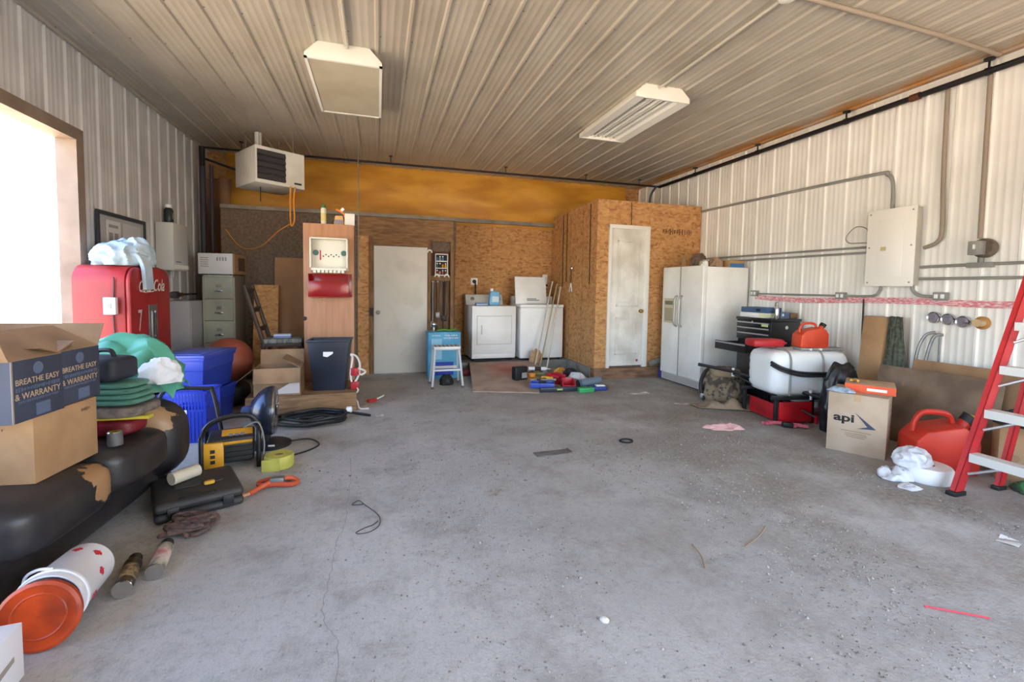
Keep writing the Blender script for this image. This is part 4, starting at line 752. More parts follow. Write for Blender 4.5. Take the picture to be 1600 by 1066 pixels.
t = thing('orange_disc', 'round orange pail lid propped against the white pail', 'lid', M=LM); mk('disc', B().lathe([(.118, -.012), (.13, -.012), (.132, .006), (.12, .012), (.108, .006), (.002, .006)], 40, cap=False).lathe([(.002, -.004), (.122, -.004), (.122, .005), (.002, .005)], 40, cap=False), OL, t); mk('raised_ring', B().lathe([(.08, .006), (.084, .01), (.088, .006)], 36, cap=False), OL, t)
def lie(x, y, a, r): return Matrix.Translation((x, y, r+.002)) @ Vector((math.cos(a), math.sin(a), 0)).to_track_quat('Z', 'X').to_matrix().to_4x4()
spray(None, 'dark brown spray can lying beside the white pail', mat('can_brown', (92, 80, 62), .4, .3, c2=(54, 46, 40), sc=30), BLACK, .27, .037, M=lie(-1.1, 2.36, 1.8, .038), band=mat('can_tan_band', (146, 124, 90), .5, c2=(70, 58, 44), sc=50))
spray(None, 'white printed spray can lying beside the rope heap', mat('can_pale', (196, 194, 176), .4, .2, c2=(120, 120, 110), sc=25), BLACK, .27, .037, M=lie(-1.02, 2.47, 1.75, .038), band=mat('can_pink_band', (206, 196, 184), .5, c2=(170, 90, 90), sc=20))
t = thing('printed_box', 'white printed box cut off at the lower left corner', 'box', (-1.33, 1.84, 0), math.radians(4))
mk('carton', B().box(-.16, .12, -.18, .13, 0, .2), mat('box_white', (226, 226, 230), .5), t, bev=.003); PB = mat('print_grey', (150, 140, 130), .6)
for z0 in (.05, .12): mk('print', B().add([(-.14, -.1805, z0), (-.02, -.1805, z0+.02), (.1, -.1805, z0+.05), (.1, -.1805, z0+.02), (-.02, -.1805, z0-.01)], [(0, 1, 2, 3, 4)]), PB, t)
mk('print', B().add([(.1205, -.1, .06), (.1205, .08, .09), (.1205, .08, .11), (.1205, -.1, .09)], [(0, 1, 2, 3)]), PB, t); mk('top_print', B().box(-.13, .06, -.15, .1, .2, .2008), mat('print_blue', (110, 150, 210), .5), t)
# ================================================================== BACK MIDDLE
# laundry
t = thing('clothes_dryer', 'white front loading clothes dryer under the power outlet', 'dryer', (1.92, 7.5, .15), math.radians(1))
mk('cabinet', B().box(-.39, .39, .01, .68, .05, .955), WHITE, t, bev=.008); mk('toe_panel', B().box(-.385, .385, 0, .01, .06, .13), WHITE, t, bev=.003); mk('front_panel', B().box(-.388, .388, -.004, .01, .135, .95), WHITE, t, bev=.004)
d_ = mk('door', B().box(-.3, .31, -.016, -.004, .3, .78), WHITE, t, bev=.03, seg=4); mk('door_seam', B().box(-.305, .315, -.006, -.0045, .295, .785), mat('seam_grey', (150, 150, 150), .6), t); mk('handle', B().box(-.235, -.215, -.024, -.016, .47, .63), mat('handle_grey', (196, 196, 196), .4), d_, bev=.004)
mk('console', B().add([(-.39, .5, .955), (.3, .5, .955), (.3, .68, .955), (-.39, .68, .955), (-.39, .58, 1.14), (.3, .58, 1.14), (.3, .68, 1.14), (-.39, .68, 1.14)], [(3, 2, 1, 0), (4, 5, 6, 7), (0, 1, 5, 4), (1, 2, 6, 5), (2, 3, 7, 6), (3, 0, 4, 7)]), mat('console_white', (214, 214, 210), .4), t, bev=.006)
for x in (-.27, .22): mk('dial', B().lathe([(.035, 0), (.035, .01), (.022, .012), (.02, .03)], 18, FM((x, .533, 1.06), (1, 0, 0), (0, .08, .185))), CHROME, t)
for x in (-.34, .34):
    for y in (.08, .6): mk('foot', B().cyl((x, y, 0), (x, y, .052), .02, n=10), BLACK, t)
t = thing('washing_machine', 'white top loading washing machine with its lid propped open', 'washer', (2.79, 7.5, .15))
mk('cabinet', B().box(-.4, .41, 0, .66, .03, .93), WHITE, t, bev=.02, seg=3); mk('top_deck', B().box(-.405, .415, -.005, .66, .93, .985), WHITE, t, bev=.014, seg=3); mk('tub_opening', B().box(-.2, .25, .1, .45, .985, .988), mat('tub_dark', (70, 72, 76), .4), t)
mk('lid', B().box(-.4, .2, 0, .02, 0, .5, TR(0, .3, .985, rx=-.16)), WHITE, t, bev=.006); mk('lid_print', B().box(-.18, .06, -.0012, 0, .06, .075, TR(0, .3, .985, rx=-.16)).box(-.18, .0, -.0012, 0, .085, .1, TR(0, .3, .985, rx=-.16)), mat('print_soft', (120, 120, 124), .6), t)
mk('console', B().box(-.4, .41, .56, .66, .985, 1.12), MATS['console_white'], t, bev=.01)
for x in (-.35, .36):
    for y in (.06, .6): mk('foot', B().cyl((x, y, 0), (x, y, .032), .02, n=10), BLACK, t)
t = thing('detergent_bottle', 'pale blue detergent jug standing on the dryer', 'bottle', (1.97, 7.72, 1.106)); LB = mat('detergent_blue', (112, 178, 220), .35)
mk('body', B().prism([(-.1, 0), (.09, 0), (.1, .14), (.09, .26), (.03, .24), (.0, .27), (-.08, .24), (-.1, .12)], -.045, .045, FM((0, 0, 0), (1, 0, 0), (0, 0, 1))), LB, t, bev=.02, seg=3); mk('cap', B().cyl((-.045, 0, .25), (-.045, 0, .3), .03, n=14), WHITE, t); mk('label', B().box(-.05, .07, -.047, -.0452, .06, .16), mat('label_pale', (206, 224, 236), .5), t)
t = thing('dryer_sheet_pack', 'flat blue packet lying on the dryer', 'packet', (1.75, 7.68, 1.106)); mk('pack', B().box(-.12, .08, -.06, .06, 0, .045), mat('packet_sky', (90, 140, 200), .5), t, bev=.006); mk('stripe', B().box(-.121, .081, -.061, .061, .015, .028), WPRINT, t)
def plate(x, z, label, w=.13, h=.13):
    t = thing('wall_outlet', label, 'outlet', M=FM((x, YB-.046, z), (1, 0, 0), (0, 0, 1))); mk('plate', B().box(-w/2, w/2, -h/2, h/2, 0, .008), WHITE, t, bev=.004); return t
t = plate(1.73, 1.53, 'white square dryer outlet with black plug on the OSB wall'); mk('plug', B().lathe([(.035, .008), (.035, .03), (.022, .05)], 14), BLACK, t); mk('plug_cord', B().tube(spl([(0, -.01, .05), (.01, -.05, .07), (.015, -.15, .06), (.02, -.32, .05)], 5), .012, 8), BLACK, t)
t = plate(3.14, 1.56, 'tall white outlet plate beside the propped washer lid', .1, .26)
for z in (-.05, .05): mk('receptacle', B().box(-.02, .02, z-.03, z+.03, .008, .012), mat('beige_receptacle', (190, 184, 172), .5), t)
mk('plug', B().box(.0, .04, -.1, -.06, .012, .05), BLACK, t, bev=.004)
for i, (a, b_) in enumerate((((2.52, 7.12), (3.02, 1.55)), ((2.62, 7.14), (3.1, 1.5)), ((2.78, 7.2), (3.16, 1.46)))):
    k = b_[1]/1.14; y1 = a[1]+(7.478-a[1])*k
    one('trim_stick', B().tube([(a[0], a[1], .003), (b_[0], y1, b_[1])], .012, 4), mat('trim_wood_%d' % (i % 2), ((214, 206, 190), (176, 160, 120))[i % 2], .6), ['leftmost pale trim stick leaning on the washer front', 'middle tan trim stick leaning on the washer front', 'rightmost pale trim stick leaning on the washer front'][i], 'stick', group='trim sticks leaning on the washer')
# plywood ramp with red stain
def ramp_mat():
    m = mat('stained_plywood', (178, 158, 140), .8, c2=(158, 136, 118), sc=4); n = m.node_tree.nodes; L = m.node_tree.links.new; tc = n.new('ShaderNodeTexCoord')
    vd = n.new('ShaderNodeVectorMath'); vd.operation = 'DISTANCE'; vd.inputs[1].default_value = (2.1, 6.95, .1); L(tc.outputs['Object'], vd.inputs[0]); nz = n.new('ShaderNodeTexNoise'); nz.inputs['Scale'].default_value = 3; nz.inputs['Detail'].default_value = 7; L(tc.outputs['Object'], nz.inputs[0])
    ma = n.new('ShaderNodeMath'); ma.operation = 'MULTIPLY_ADD'; ma.inputs[1].default_value = .8; L(nz.outputs[0], ma.inputs[0]); L(vd.outputs['Value'], ma.inputs[2]); r = n.new('ShaderNodeValToRGB'); r.color_ramp.elements[0].position = .42; r.color_ramp.elements[0].color = (.7, .7, .7, 1); r.color_ramp.elements[1].position = .98; r.color_ramp.elements[1].color = (0, 0, 0, 1); L(ma.outputs[0], r.inputs[0])
    mx = n.new('ShaderNodeMixRGB'); src = [l for l in m.node_tree.links if l.to_socket.name == 'Base Color'][0].from_socket; L(r.outputs[0], mx.inputs[0]); L(src, mx.inputs[1]); mx.inputs[2].default_value = lin((190, 84, 84)); L(mx.outputs[0], n['Principled BSDF'].inputs['Base Color']); return m
A4 = [(1.24, 5.96, .001), (2.1, 5.68, .001), (2.7, 7.41, .14), (1.48, 7.43, .14)]
one('plywood_sheet', B().add(A4+[(x, y, z+.012) for x, y, z in A4], [(3, 2, 1, 0), (4, 5, 6, 7), (0, 1, 5, 4), (1, 2, 6, 5), (2, 3, 7, 6), (3, 0, 4, 7)]), ramp_mat(), 'plywood sheet with a red stain laid as a ramp to the dryer', 'plywood')
# step stool, blue carton, tools in the stud bay
t = thing('blue_carton', 'light blue carton with white lettering behind the step stool', 'box', (.99, 7.12, 0)); mk('carton', B().box(-.25, .25, -.18, .18, 0, .72), mat('carton_cyan', (92, 170, 206), .6, c2=(74, 150, 190), sc=4), t, bev=.004)
CL = FM((0, -.1805, 0), (1, 0, 0), (0, 0, 1)); mk('label', B().box(-.2, -.04, .3, .62, 0, .001, CL), mat('label_sky', (150, 200, 224), .6), t); marks(.2, .025, WPRINT, t, CL @ TR(.1, .67, 0), 11, 9); marks(.22, .025, WPRINT, t, CL @ TR(.1, .63, 0), 12, 10); marks(.13, .022, WPRINT, t, CL @ TR(-.13, .67, 0), 13, 7); mk('print', B().box(-.2, .2, .16, .2, 0, .001, CL), WPRINT, t); mk('blue_panel', B().box(-.14, .14, .05, .26, 0, .0008, CL), mat('panel_deep_blue', (44, 70, 176), .6), t)
t = thing('step_stool', 'white two leg step stool with grooved top in front of blue carton', 'stool', (.94, 6.42, 0)); AL = mat('painted_aluminium', (208, 208, 206), .4, .2)
mk('top', B().box(-.19, .19, -.12, .12, .53, .58), AL, t, bev=.008)
for i in range(6): mk('groove', B().box(-.165+.058*i, -.145+.058*i, -.1, .1, .58, .582), mat('groove_grey', (120, 112, 100), .7), t)
for s in (-1, 1):
    mk('leg', B().tube([(s*.17, -.1, .53), (s*.215, -.17, .01)], .016, 8), AL, t); mk('leg', B().tube([(s*.17, .1, .53), (s*.21, .2, .01)], .014, 8), AL, t)
    for y in (-.17, .2): mk('foot', B().cyl((s*.213, y, 0), (s*.213, y, .03), .02, n=10), mat('foot_grey', (90, 90, 92), .6), t)
mk('lower_step', B().box(-.2, .2, -.16, -.1, .24, .265), AL, t, bev=.004); mk('cross_bar', B().cyl((-.205, .16, .2), (.205, .16, .2), .01, n=8), AL, t)
one('black_scrap', B().blob((.1, .08, .12), 12, .2, 2, .3, 3), BLACK, 'small black plastic scrap on the floor beneath the step stool', 'scrap', loc=(.96, 6.5, 0))
one('dark_red_case', B().box(-.15, .15, -.08, .08, 0, .08), mat('dark_red_case', (112, 34, 40), .6), 'dark red flat case on the floor between carton and dryer', 'case', loc=(1.1, 7.38, 0) if False else (1.36, 7.2, .0), bev=.01, rz=1.5)
t = thing('paint_rack', 'small white rack with three shelves of little paint bottles', 'rack', (1.01, 7.52, 1.605)); mk('back', B().box(-.115, .125, .03, .036, 0, .36), mat('rack_dark', (44, 44, 50), .6), t)
for z in (0, .115, .23, .345): mk('shelf', B().box(-.105, .105, -.035, .03, z, z+.012), WHITE, t)
for s in (-.105, .095): mk('side', B().box(s, s+.01, -.035, .03, 0, .357), WHITE, t)
pc = [(70, 96, 130), (150, 160, 176), (96, 130, 170), (40, 60, 90), (70, 90, 80), (60, 44, 40), (210, 130, 40), (222, 180, 50), (160, 40, 40), (190, 150, 150), (170, 90, 60), (120, 70, 60)]
cn = ['slate blue', 'pale grey', 'sky blue', 'navy', 'grey green', 'dark brown', 'orange', 'yellow', 'dark red', 'dusty pink', 'rust', 'plum brown']
for i, c in enumerate(pc):
    z = .242-.115*(i//4); x = -.07+.046*(i % 4); q = thing('paint_bottle', '%s paint bottle on the %s shelf of the white rack' % (cn[i], ('top', 'middle', 'bottom')[i//4]), 'bottle', (1.01+x, 7.518, 1.605+z+.001), 0, 'paint bottles on the white rack')
    mk('body', B().lathe([(.016, 0), (.017, .003), (.017, .05), (.01, .06)], 12), mat('paint_%d' % i, c, .4), q); mk('cap', B().lathe([(.011, .06), (.011, .08)], 10), WHITE if i % 3 else INK, q)
for i, (x, z) in enumerate(((.81, 1.97), (.93, 1.58), (1.09, 1.58))):
    one('white_hook', B().tube([(x+.035*math.cos(a*PI/8), YD-.04, z+.045*math.sin(a*PI/8)) for a in range(9)], .012, 8).box(x-.01, x+.01, YD-.05, YD-.03, z+.03, z+.05), WHITE, ['white plastic hook on the stud beside the door top', 'left white hook on the rail under the paint rack', 'right white hook on the rail under the paint rack'][i], 'hook')
for i, (x, z0, z1, c) in enumerate(((.87, .8, 1.5, STEEL), (.95, .95, 1.5, OLDW), (1.06, .9, 1.52, BLACK))):
    t = thing('hanging_tool', ['silver wrench hanging nearest the door in the stud bay', 'wood handled tool hanging in the middle of the stud bay', 'black rod hanging at the right of the stud bay'][i], 'tool', (x, YD+.01, 0)); mk('shaft', B().cyl((0, 0, z0), (0, 0, z1), .012, n=8), c, t); mk('head', B().box(-.035, .035, -.015, .015, z0-.05, z0+.05), STEEL if i != 2 else BLACK, t, bev=.01)
    mk('hang_hole', B().lathe([(.018, -.005), (.018, .005)], 12, FM((0, 0, z1), (1, 0, 0), (0, 0, 1))), STEEL, t)
t = thing('chrome_ball', 'chrome trailer ball standing on the blue carton', 'hitch ball', (.84, 7.1, .721)); mk('ball', B().lathe([(.002, .06)]+[(.05*math.sin(a*PI/12), .11-.05*math.cos(a*PI/12)) for a in range(1, 12)]+[(.002, .16)], 20), CHROME, t); mk('neck', B().lathe([(.035, 0), (.035, .01), (.02, .02), (.02, .065)], 16), CHROME, t)
one('green_strap', B().tube(spl([(.9, 7.1, .735), (1.0, 7.05, .75), (1.08, 7.12, .735), (1.16, 7.06, .75), (1.2, 7.12, .735)], 6), .012, 8), mat('lime_strap', (110, 170, 60), .6), 'lime green strap lying on top of the blue carton', 'strap')
# ------------------------------------------------------------------ heap of tools on the floor in front of the washer
def pz(x, y): return .155 if y > 7.45 else max(0, (y-5.8)*.087)+.014 if x < 2.1+(y-5.7)*.35 else 0
t = thing('drill_case', 'black open drill case at the left edge of the tool heap', 'case', (2.02, 6.33, .062), .3); mk('shell', B().box(-.11, .11, -.06, .06, 0, .2), BLACK, t, bev=.02, seg=3); mk('window', B().box(.0, .09, -.064, -.06, .03, .11), mat('case_grey', (150, 150, 148), .6), t)
t = thing('blue_tray', 'blue plastic tool tray at the left of the tool heap', 'tray', (2.22, 5.9, .035), -.35); BT = mat('tray_blue', (60, 84, 180), .4); mk('tray', B().box(-.17, .17, -.1, .1, 0, .008).box(-.17, .17, -.1, -.09, .008, .07).box(-.17, .17, .09, .1, .008, .07).box(-.17, -.16, -.09, .09, .008, .07).box(.16, .17, -.09, .09, .008, .07), BT, t, bev=.003); mk('divider', B().box(-.004, .004, -.09, .09, .008, .05), BT, t)
t = thing('spirit_level', 'long black level lying along the front of the tool heap', 'level', (2.4, 5.7, .006), -.06); mk('bar', B().box(-.28, .28, -.015, .015, 0, .06), mat('level_navy', (40, 44, 62), .45), t, bev=.003); mk('vial', B().box(-.04, .04, -.0165, -.015, .02, .042), mat('vial_green', (170, 200, 90), .3), t)
t = thing('green_box', 'bright green bit box at the front of the tool heap', 'box', (2.76, 5.63, 0), -.06); mk('case', B().box(-.11, .11, -.05, .05, 0, .06), mat('box_green', (50, 168, 96), .45), t, bev=.006); mk('lid_line', B().box(-.111, .111, -.051, .051, .038, .041), mat('line_green', (30, 110, 64), .5), t)
t = thing('blue_case', 'flat blue case with white top at the right of the tool heap', 'case', (2.99, 5.72, 0), -.1); mk('case', B().box(-.13, .11, -.08, .08, 0, .05), mat('case_royal', (48, 62, 140), .45), t, bev=.008); mk('white_top', B().box(-.03, .1, -.04, .05, .05, .065), WHITE, t, bev=.006)
t = thing('grey_tube', 'thick grey tube lying on top of the tool heap', 'tube', M=Matrix.Translation((2.95, 5.9, .07)) @ Vector((1, .12, .1)).to_track_quat('Z', 'X').to_matrix().to_4x4()); mk('tube', B().lathe([(.06, -.18), (.062, -.175), (.062, .17), (.055, .18)], 22), mat('tube_bluegrey', (110, 126, 140), .5), t); mk('end_cap', B().lathe([(.064, -.19), (.064, -.15)], 22), mat('cap_slate', (80, 96, 112), .5), t)
for i, (x, y, r, lb) in enumerate(((2.58, 6.28, .5, 'red plastic parts bin at the back of the tool heap'), (2.6, 5.87, -.3, 'red plastic parts bin at the front of the tool heap'))):
    t = thing('parts_bin', lb, 'bin', (x, y, .0), r, 'red parts bins in the tool heap'); RD = mat('bin_red', (192, 34, 52), .4); mk('bin', B().box(-.09, .09, -.12, .12, 0, .008).box(-.09, -.082, -.12, .12, .008, .13).box(.082, .09, -.12, .12, .008, .13).box(-.082, .082, .112, .12, .008, .13).box(-.082, .082, -.12, -.112, .008, .07), RD, t, bev=.003); mk('lip', B().box(-.09, .09, -.135, -.12, .055, .07), RD, t)
t = thing('cordless_drill', 'yellow and black cordless drill lying in the tool heap', 'drill', (2.4, 6.16, .045), -.5)
mk('body', B().lathe([(.02, -.1), (.035, -.09), (.038, .06), (.03, .08)], 16, FM((0, 0, .045), (0, 1, 0), (0, 0, 1))), mat('drill_yellow', (228, 182, 60), .45), t); mk('chuck', B().lathe([(.024, .08), (.024, .11), (.014, .13)], 14, FM((0, 0, .045), (0, 1, 0), (0, 0, 1))), BLACK, t); mk('grip', B().box(-.07, -.02, -.17, -.02, .02, .065), BLACK, t, bev=.012); mk('battery', B().box(-.1, .01, -.24, -.17, .0, .09), mat('battery_black', (46, 44, 44), .5), t, bev=.01)
t = thing('tape_measure', 'orange tape measure on the ramp behind the black drill case', 'tape measure', (2.24, 6.42, .07)); mk('case', B().lathe([(.055, 0), (.06, .006), (.06, .05), (.055, .056)], 20), mat('tape_orange', (232, 148, 40), .45), t); mk('hub', B().lathe([(.025, .056), (.025, .062)], 16), YL, t)
t = thing('caulking_gun', 'white caulking tube lying near the top of the tool heap', 'tube', M=Matrix.Translation((2.47, 6.78, .13)) @ Vector((1, -.3, 0)).to_track_quat('Z', 'X').to_matrix().to_4x4()); mk('cartridge', B().lathe([(.03, -.15), (.03, .12), (.008, .15), (.006, .2)], 16), WHITE, t); mk('band', B().lathe([(.0305, -.05), (.0305, .05)], 16, cap=False), INK, t)
one('yellow_glove', B().rag(.12, .1, .09, 21), mat('glove_yellow', (222, 164, 70), .8, bump=.3, bsc=40), 'crumpled yellow work glove at the back of the tool heap', 'glove', loc=(2.95, 7.0, 0))
one('white_rag', B().rag(.15, .11, .12, 22), mat('rag_white', (224, 226, 230), .85, bump=.3, bsc=30), 'crumpled white rag at the right of the tool heap', 'rag', loc=(2.98, 6.42, 0))
one('grey_rag', B().rag(.12, .1, .08, 23), mat('rag_grey', (150, 150, 142), .85, bump=.3, bsc=30), 'flat grey rag lying in the middle of the tool heap', 'rag', loc=(2.82, 6.14, 0))
one('black_pouch', B().blob((.12, .1, .1), 24, .25, 2.2, .3, 4), mat('pouch_black', (46, 44, 48), .7, bump=.3, bsc=30), 'black tool pouch behind the white rag', 'pouch', loc=(3.0, 6.7, 0))
one('kraft_paper', B().blob((.11, .06, .17), 25, .3, 2.2, .3, 4), mat('kraft', (184, 148, 112), .85), 'torn brown paper standing at the washer base', 'paper', loc=(2.62, 7.3, .145))
for i, (x, y, a, c, lb, cat) in enumerate(((2.33, 6.28, .4, STEEL, 'steel wrench lying in the tool heap beside tape measure', 'wrench'), (2.68, 6.55, 1.1, mat('hammer_wood', (178, 134, 84), .6), 'wood handled hammer lying behind the red bin', 'hammer'), (2.33, 5.9, -.2, STEEL, 'steel pliers lying on the blue tray', 'pliers'), (3.12, 6.25, .9, mat('teal_grip', (60, 120, 150), .5), 'teal handled screwdriver lying at the right of the rags', 'screwdriver'))):
    t = thing('hand_tool', lb, cat, (x, y, .052 if i == 0 else (.115 if i == 2 else 0)), a); mk('handle', B().tube([(-.12, 0, .016), (.05, 0, .016)], .013, 8), c, t); mk('head', B().box(.05, .09, -.04 if i == 1 else -.018, .04 if i == 1 else .018, .002, .034), STEEL, t, bev=.005)
for i, (x, y, z, a, c, lb, cat, sz) in enumerate(((2.2, 6.2, .05, .3, (206, 196, 170), 'cream plastic fitting beside the black drill case', 'fitting', (.1, .05, .04)), (2.4, 6.5, .085, -.4, (120, 128, 70), 'olive socket case behind the yellow drill', 'case', (.16, .08, .04)), (2.82, 6.36, 0, .3, (214, 214, 212), 'white plastic bottle lying behind the grey tube', 'bottle', (.16, .06, .06)), (3.08, 6.05, 0, .2, (96, 70, 52), 'brown wood block right of the grey tube', 'block', (.14, .07, .05)), (2.3, 6.62, .1, 1.0, (60, 64, 72), 'dark grey clamp on the ramp behind the tape measure', 'clamp', (.16, .05, .03)), (2.78, 6.75, 0, .5, (180, 60, 120), 'magenta box at the back of the tool heap', 'box', (.1, .07, .06)), (2.68, 7.05, .0, .2, (150, 150, 152), 'grey metal tin in front of the washer', 'tin', (.09, .09, .08)))):
    t = thing('scattered_part', lb, cat, (x, y, z), a); mk('body', B().box(-sz[0]/2, sz[0]/2, -sz[1]/2, sz[1]/2, 0, sz[2]), mat('part_%d' % i, c, .5), t, bev=.012, seg=3); mk('end_piece', B().cyl((sz[0]/2-.005, 0, sz[2]*.5), (sz[0]/2+.025, 0, sz[2]*.5), sz[2]*.35, n=12), STEEL if i % 2 else BLACK, t)
# ------------------------------------------------------------------ hanging things on the small room
t = thing('hanging_pliers', 'pliers and chrome clip hanging on the side of the OSB room', 'tool', (RX-.002, 7.32, 1.35)); mk('clip', B().lathe([(.035, 0), (.04, .01), (.025, .03), (.03, .05)], 16, FM((0, 0, .43), (0, -1, 0), (0, 0, 1))), CHROME, t); mk('cord', B().tube([(-.02, 0, .42), (-.015, 0, .16)], .005, 6), BLACK, t)
for s in (-1, 1): mk('handle', B().tube(spl([(-.018, 0, .17), (-.018, s*.03, .1), (-.018, s*.05, .02)], 5), .01, 8), WHITE, t)
for i, (y, z0, z1) in enumerate(((7.72, 1.45, 2.75), (7.55, 1.55, 2.78), (6.62, 1.5, 2.78))): one('hanging_string', B().tube([(RX-.009, y, z0), (RX-.009, y+.01, z1)], .007, 6), mat('cord_dark', (48, 40, 34), .8), ['dark cord hanging on the OSB room side nearest the washer', 'dark cord hanging on the OSB room side above the pliers', 'dark cord hanging on the OSB room side nearest its corner'][i], 'cord')
one('drain_pipe', B().tube([(4.23, 6.31, .23), (4.5, 6.31, .31)], .05, 14), mat('old_grey_pipe', (136, 130, 120), .7, c2=(110, 104, 96), sc=6), 'old grey pipe poking out low beside the white room door', 'pipe')
one('blue_jug', B().box(-.06, .06, -.05, .05, 0, .19), mat('jug_blue', (70, 76, 160), .4), 'blue plastic jug on the floor behind the refrigerator corner', 'jug', loc=(4.3, 6.3, 0) if False else (4.46, 6.28, 0), bev=.02)
# ================================================================== RIGHT SIDE
# refrigerator: front faces -x
t = thing('refrigerator', 'white side by side refrigerator with a beige dispenser', 'refrigerator', (4.36, 5.3, 0)); FW = mat('fridge_white', (242, 242, 240), .4, c2=(232, 231, 227), sc=3)
mk('cabinet', B().box(.07, .78, .005, .925, .03, 1.765), FW, t, bev=.006)
for y0, y1, n_ in ((.003, .49, 'near'), (.5, .927, 'far')):
    d_ = mk('door', B().box(0, .068, y0, y1, .13, 1.78), FW, t, bev=.012, seg=3); hy = .44 if n_ == 'near' else .55
    mk('handle', B().tube(spl([(.0, hy, .88), (-.05, hy, .92), (-.055, hy, 1.1), (-.05, hy, 1.3), (0, hy, 1.34)], 5), .014, 8), mat('handle_steel', (170, 168, 162), .35, .5), d_)
    if n_ == 'far':
        p_ = mk('dispenser', B().box(-.006, 0, .62, .87, .92, 1.3), mat('dispenser_beige', (206, 196, 168), .5), d_, bev=.003); mk('dispenser_recess', B().box(-.008, -.006, .65, .84, .95, 1.15), mat('dispenser_dark', (170, 160, 136), .5), d_); mk('control_strip', B().box(-.009, -.006, .65, .84, 1.2, 1.26), mat('strip_grey', (120, 116, 108), .5), d_)
mk('door_trim', B().box(-.003, .03, .49, .5, .13, 1.78), mat('trim_silver', (176, 174, 168), .4, .4), t)
mk('grille', B().box(.02, .07, .02, .91, .02, .125), mat('grille_grey', (206, 204, 198), .5), t)
for i in range(5): mk('grille_slot', B().box(.017, .02, .05, .88, .035+.017*i, .042+.017*i), mat('slot_grey', (150, 148, 144), .6), t)
for x in (.1, .72):
    for y in (.06, .86): mk('foot', B().cyl((x, y, 0), (x, y, .032), .02, n=10), STEEL, t)
mk('hinge_cover', B().box(.01, .09, .02, .07, 1.78, 1.8), WHITE, t)
zf = 1.766
one('paper_bag', B().blob((.13, .11, .16), 31, .28, 2.2, .32, 4), mat('bag_brown', (112, 92, 80), .8, bump=.3, bsc=20), 'crumpled dark brown bag on top of the refrigerator', 'bag', loc=(4.66, 5.78, zf))
one('kraft_bag', B().blob((.11, .09, .11), 32, .28, 2.2, .32, 4), mat('bag_kraft', (160, 132, 108), .8, bump=.3, bsc=20), 'small tan bundle on top of the refrigerator beside the blue box', 'bundle', loc=(4.72, 5.5, zf))
one('card_triangle', B().prism([(-.05, 0), (.06, 0), (.02, .2), (-.005, .2)], -.004, .004, FM((4.6, 6.05, zf), (.3, -1, 0), (0, 0, 1))), CARD, 'tan cardboard offcut standing on the refrigerator far end', 'cardboard')
t = thing('white_jar', 'white jar lying at the refrigerator top edge', 'jar', (4.5, 5.44, zf)); mk('jar', B().lathe([(.035, 0), (.038, .005), (.038, .07), (.03, .08)], 18), WHITE, t); mk('lid', B().lathe([(.034, .08), (.034, .1)], 18), mat('lid_grey', (170, 170, 172), .4), t)
t = thing('blue_box', 'blue and tan box on top of the refrigerator near the wall', 'box', (4.98, 5.42, zf), .05); mk('carton', B().box(-.14, .12, -.07, .07, 0, .1), mat('box_tan', (176, 142, 96), .7), t, bev=.003); mk('blue_side', B().box(-.141, .121, -.0715, -.07, .0, .06), mat('side_blue', (60, 120, 170), .6), t)
t = thing('small_tin', 'small dark tin on the refrigerator top beside the brown bag', 'tin', (4.58, 5.62, zf)); mk('tin', B().lathe([(.03, 0), (.03, .09)], 16), mat('tin_sand', (190, 176, 150), .5), t); mk('tin_lid', B().lathe([(.031, .09), (.031, .1)], 16), STEEL, t)
# black tool chest: front faces -x
t = thing('tool_chest', 'black rolling tool chest with one drawer pulled open', 'tool chest', (4.65, 4.4, 0)); TB = mat('chest_black', (26, 26, 30), .35, coat=.3)
mk('upper_box', B().box(0, .46, 0, .56, .8, 1.05), TB, t, bev=.005); mk('upper_lid', B().box(-.01, .47, -.01, .57, 1.052, 1.09), TB, t, bev=.008); mk('lower_cabinet', B().box(.01, .46, .01, .55, .08, .64), TB, t, bev=.006); mk('drawer_bay', B().box(.02, .46, .01, .55, .645, .795), mat('bay_black', (14, 14, 16), .6), t)
for z in (.83, .9, .97):
    d_ = mk('drawer', B().box(-.012, 0, .02, .54, z, z+.062), TB, t, bev=.003); mk('pull_strip', B().box(-.022, -.012, .03, .53, z+.045, z+.06), mat('pull_silver', (196, 196, 200), .3, .6), d_)
d_ = mk('open_drawer', B().box(-.36, .02, .03, .54, .67, .68).box(-.36, -.35, .03, .54, .68, .78).box(-.35, .02, .03, .036, .68, .76).box(-.35, .02, .534, .54, .68, .76), TB, t); mk('pull_strip', B().box(-.37, -.36, .03, .54, .755, .772), MATS['pull_silver'], d_)
mk('lower_door', B().box(0, .01, .03, .53, .1, .62), TB, t, bev=.004); mk('round_badge', B().lathe([(.022, 0), (.022, .004)], 16, FM((.24, 0, .98), (1, 0, 0), (0, 0, 1))), WPRINT, t); mk('lock', B().cyl((-.012, .28, 1.04), (-.02, .28, 1.04), .01, n=10), CHROME, t); mk('yellow_tag', B().box(-.014, -.011, .04, .14, .985, 1.02), mat('tag_lime', (206, 214, 150), .6), t)
for x in (.07, .4):
    for y in (.07, .49): mk('caster', B().lathe([(.04, -.015), (.04, .015)], 16, FM((x, y, .04), (1, 0, 0), (0, 0, 1))), BLACK, t)
zt = 1.091
t = thing('white_carton', 'flat white box on the tool chest under the blue case', 'box', (4.79, 4.7, zt), 0); mk('carton', B().box(-.12, .12, -.17, .23, 0, .06), WHITE, t, bev=.003); mk('yellow_end', B().box(-.1205, .12, -.171, -.08, .008, .05), mat('pale_yellow', (222, 224, 180), .6), t)
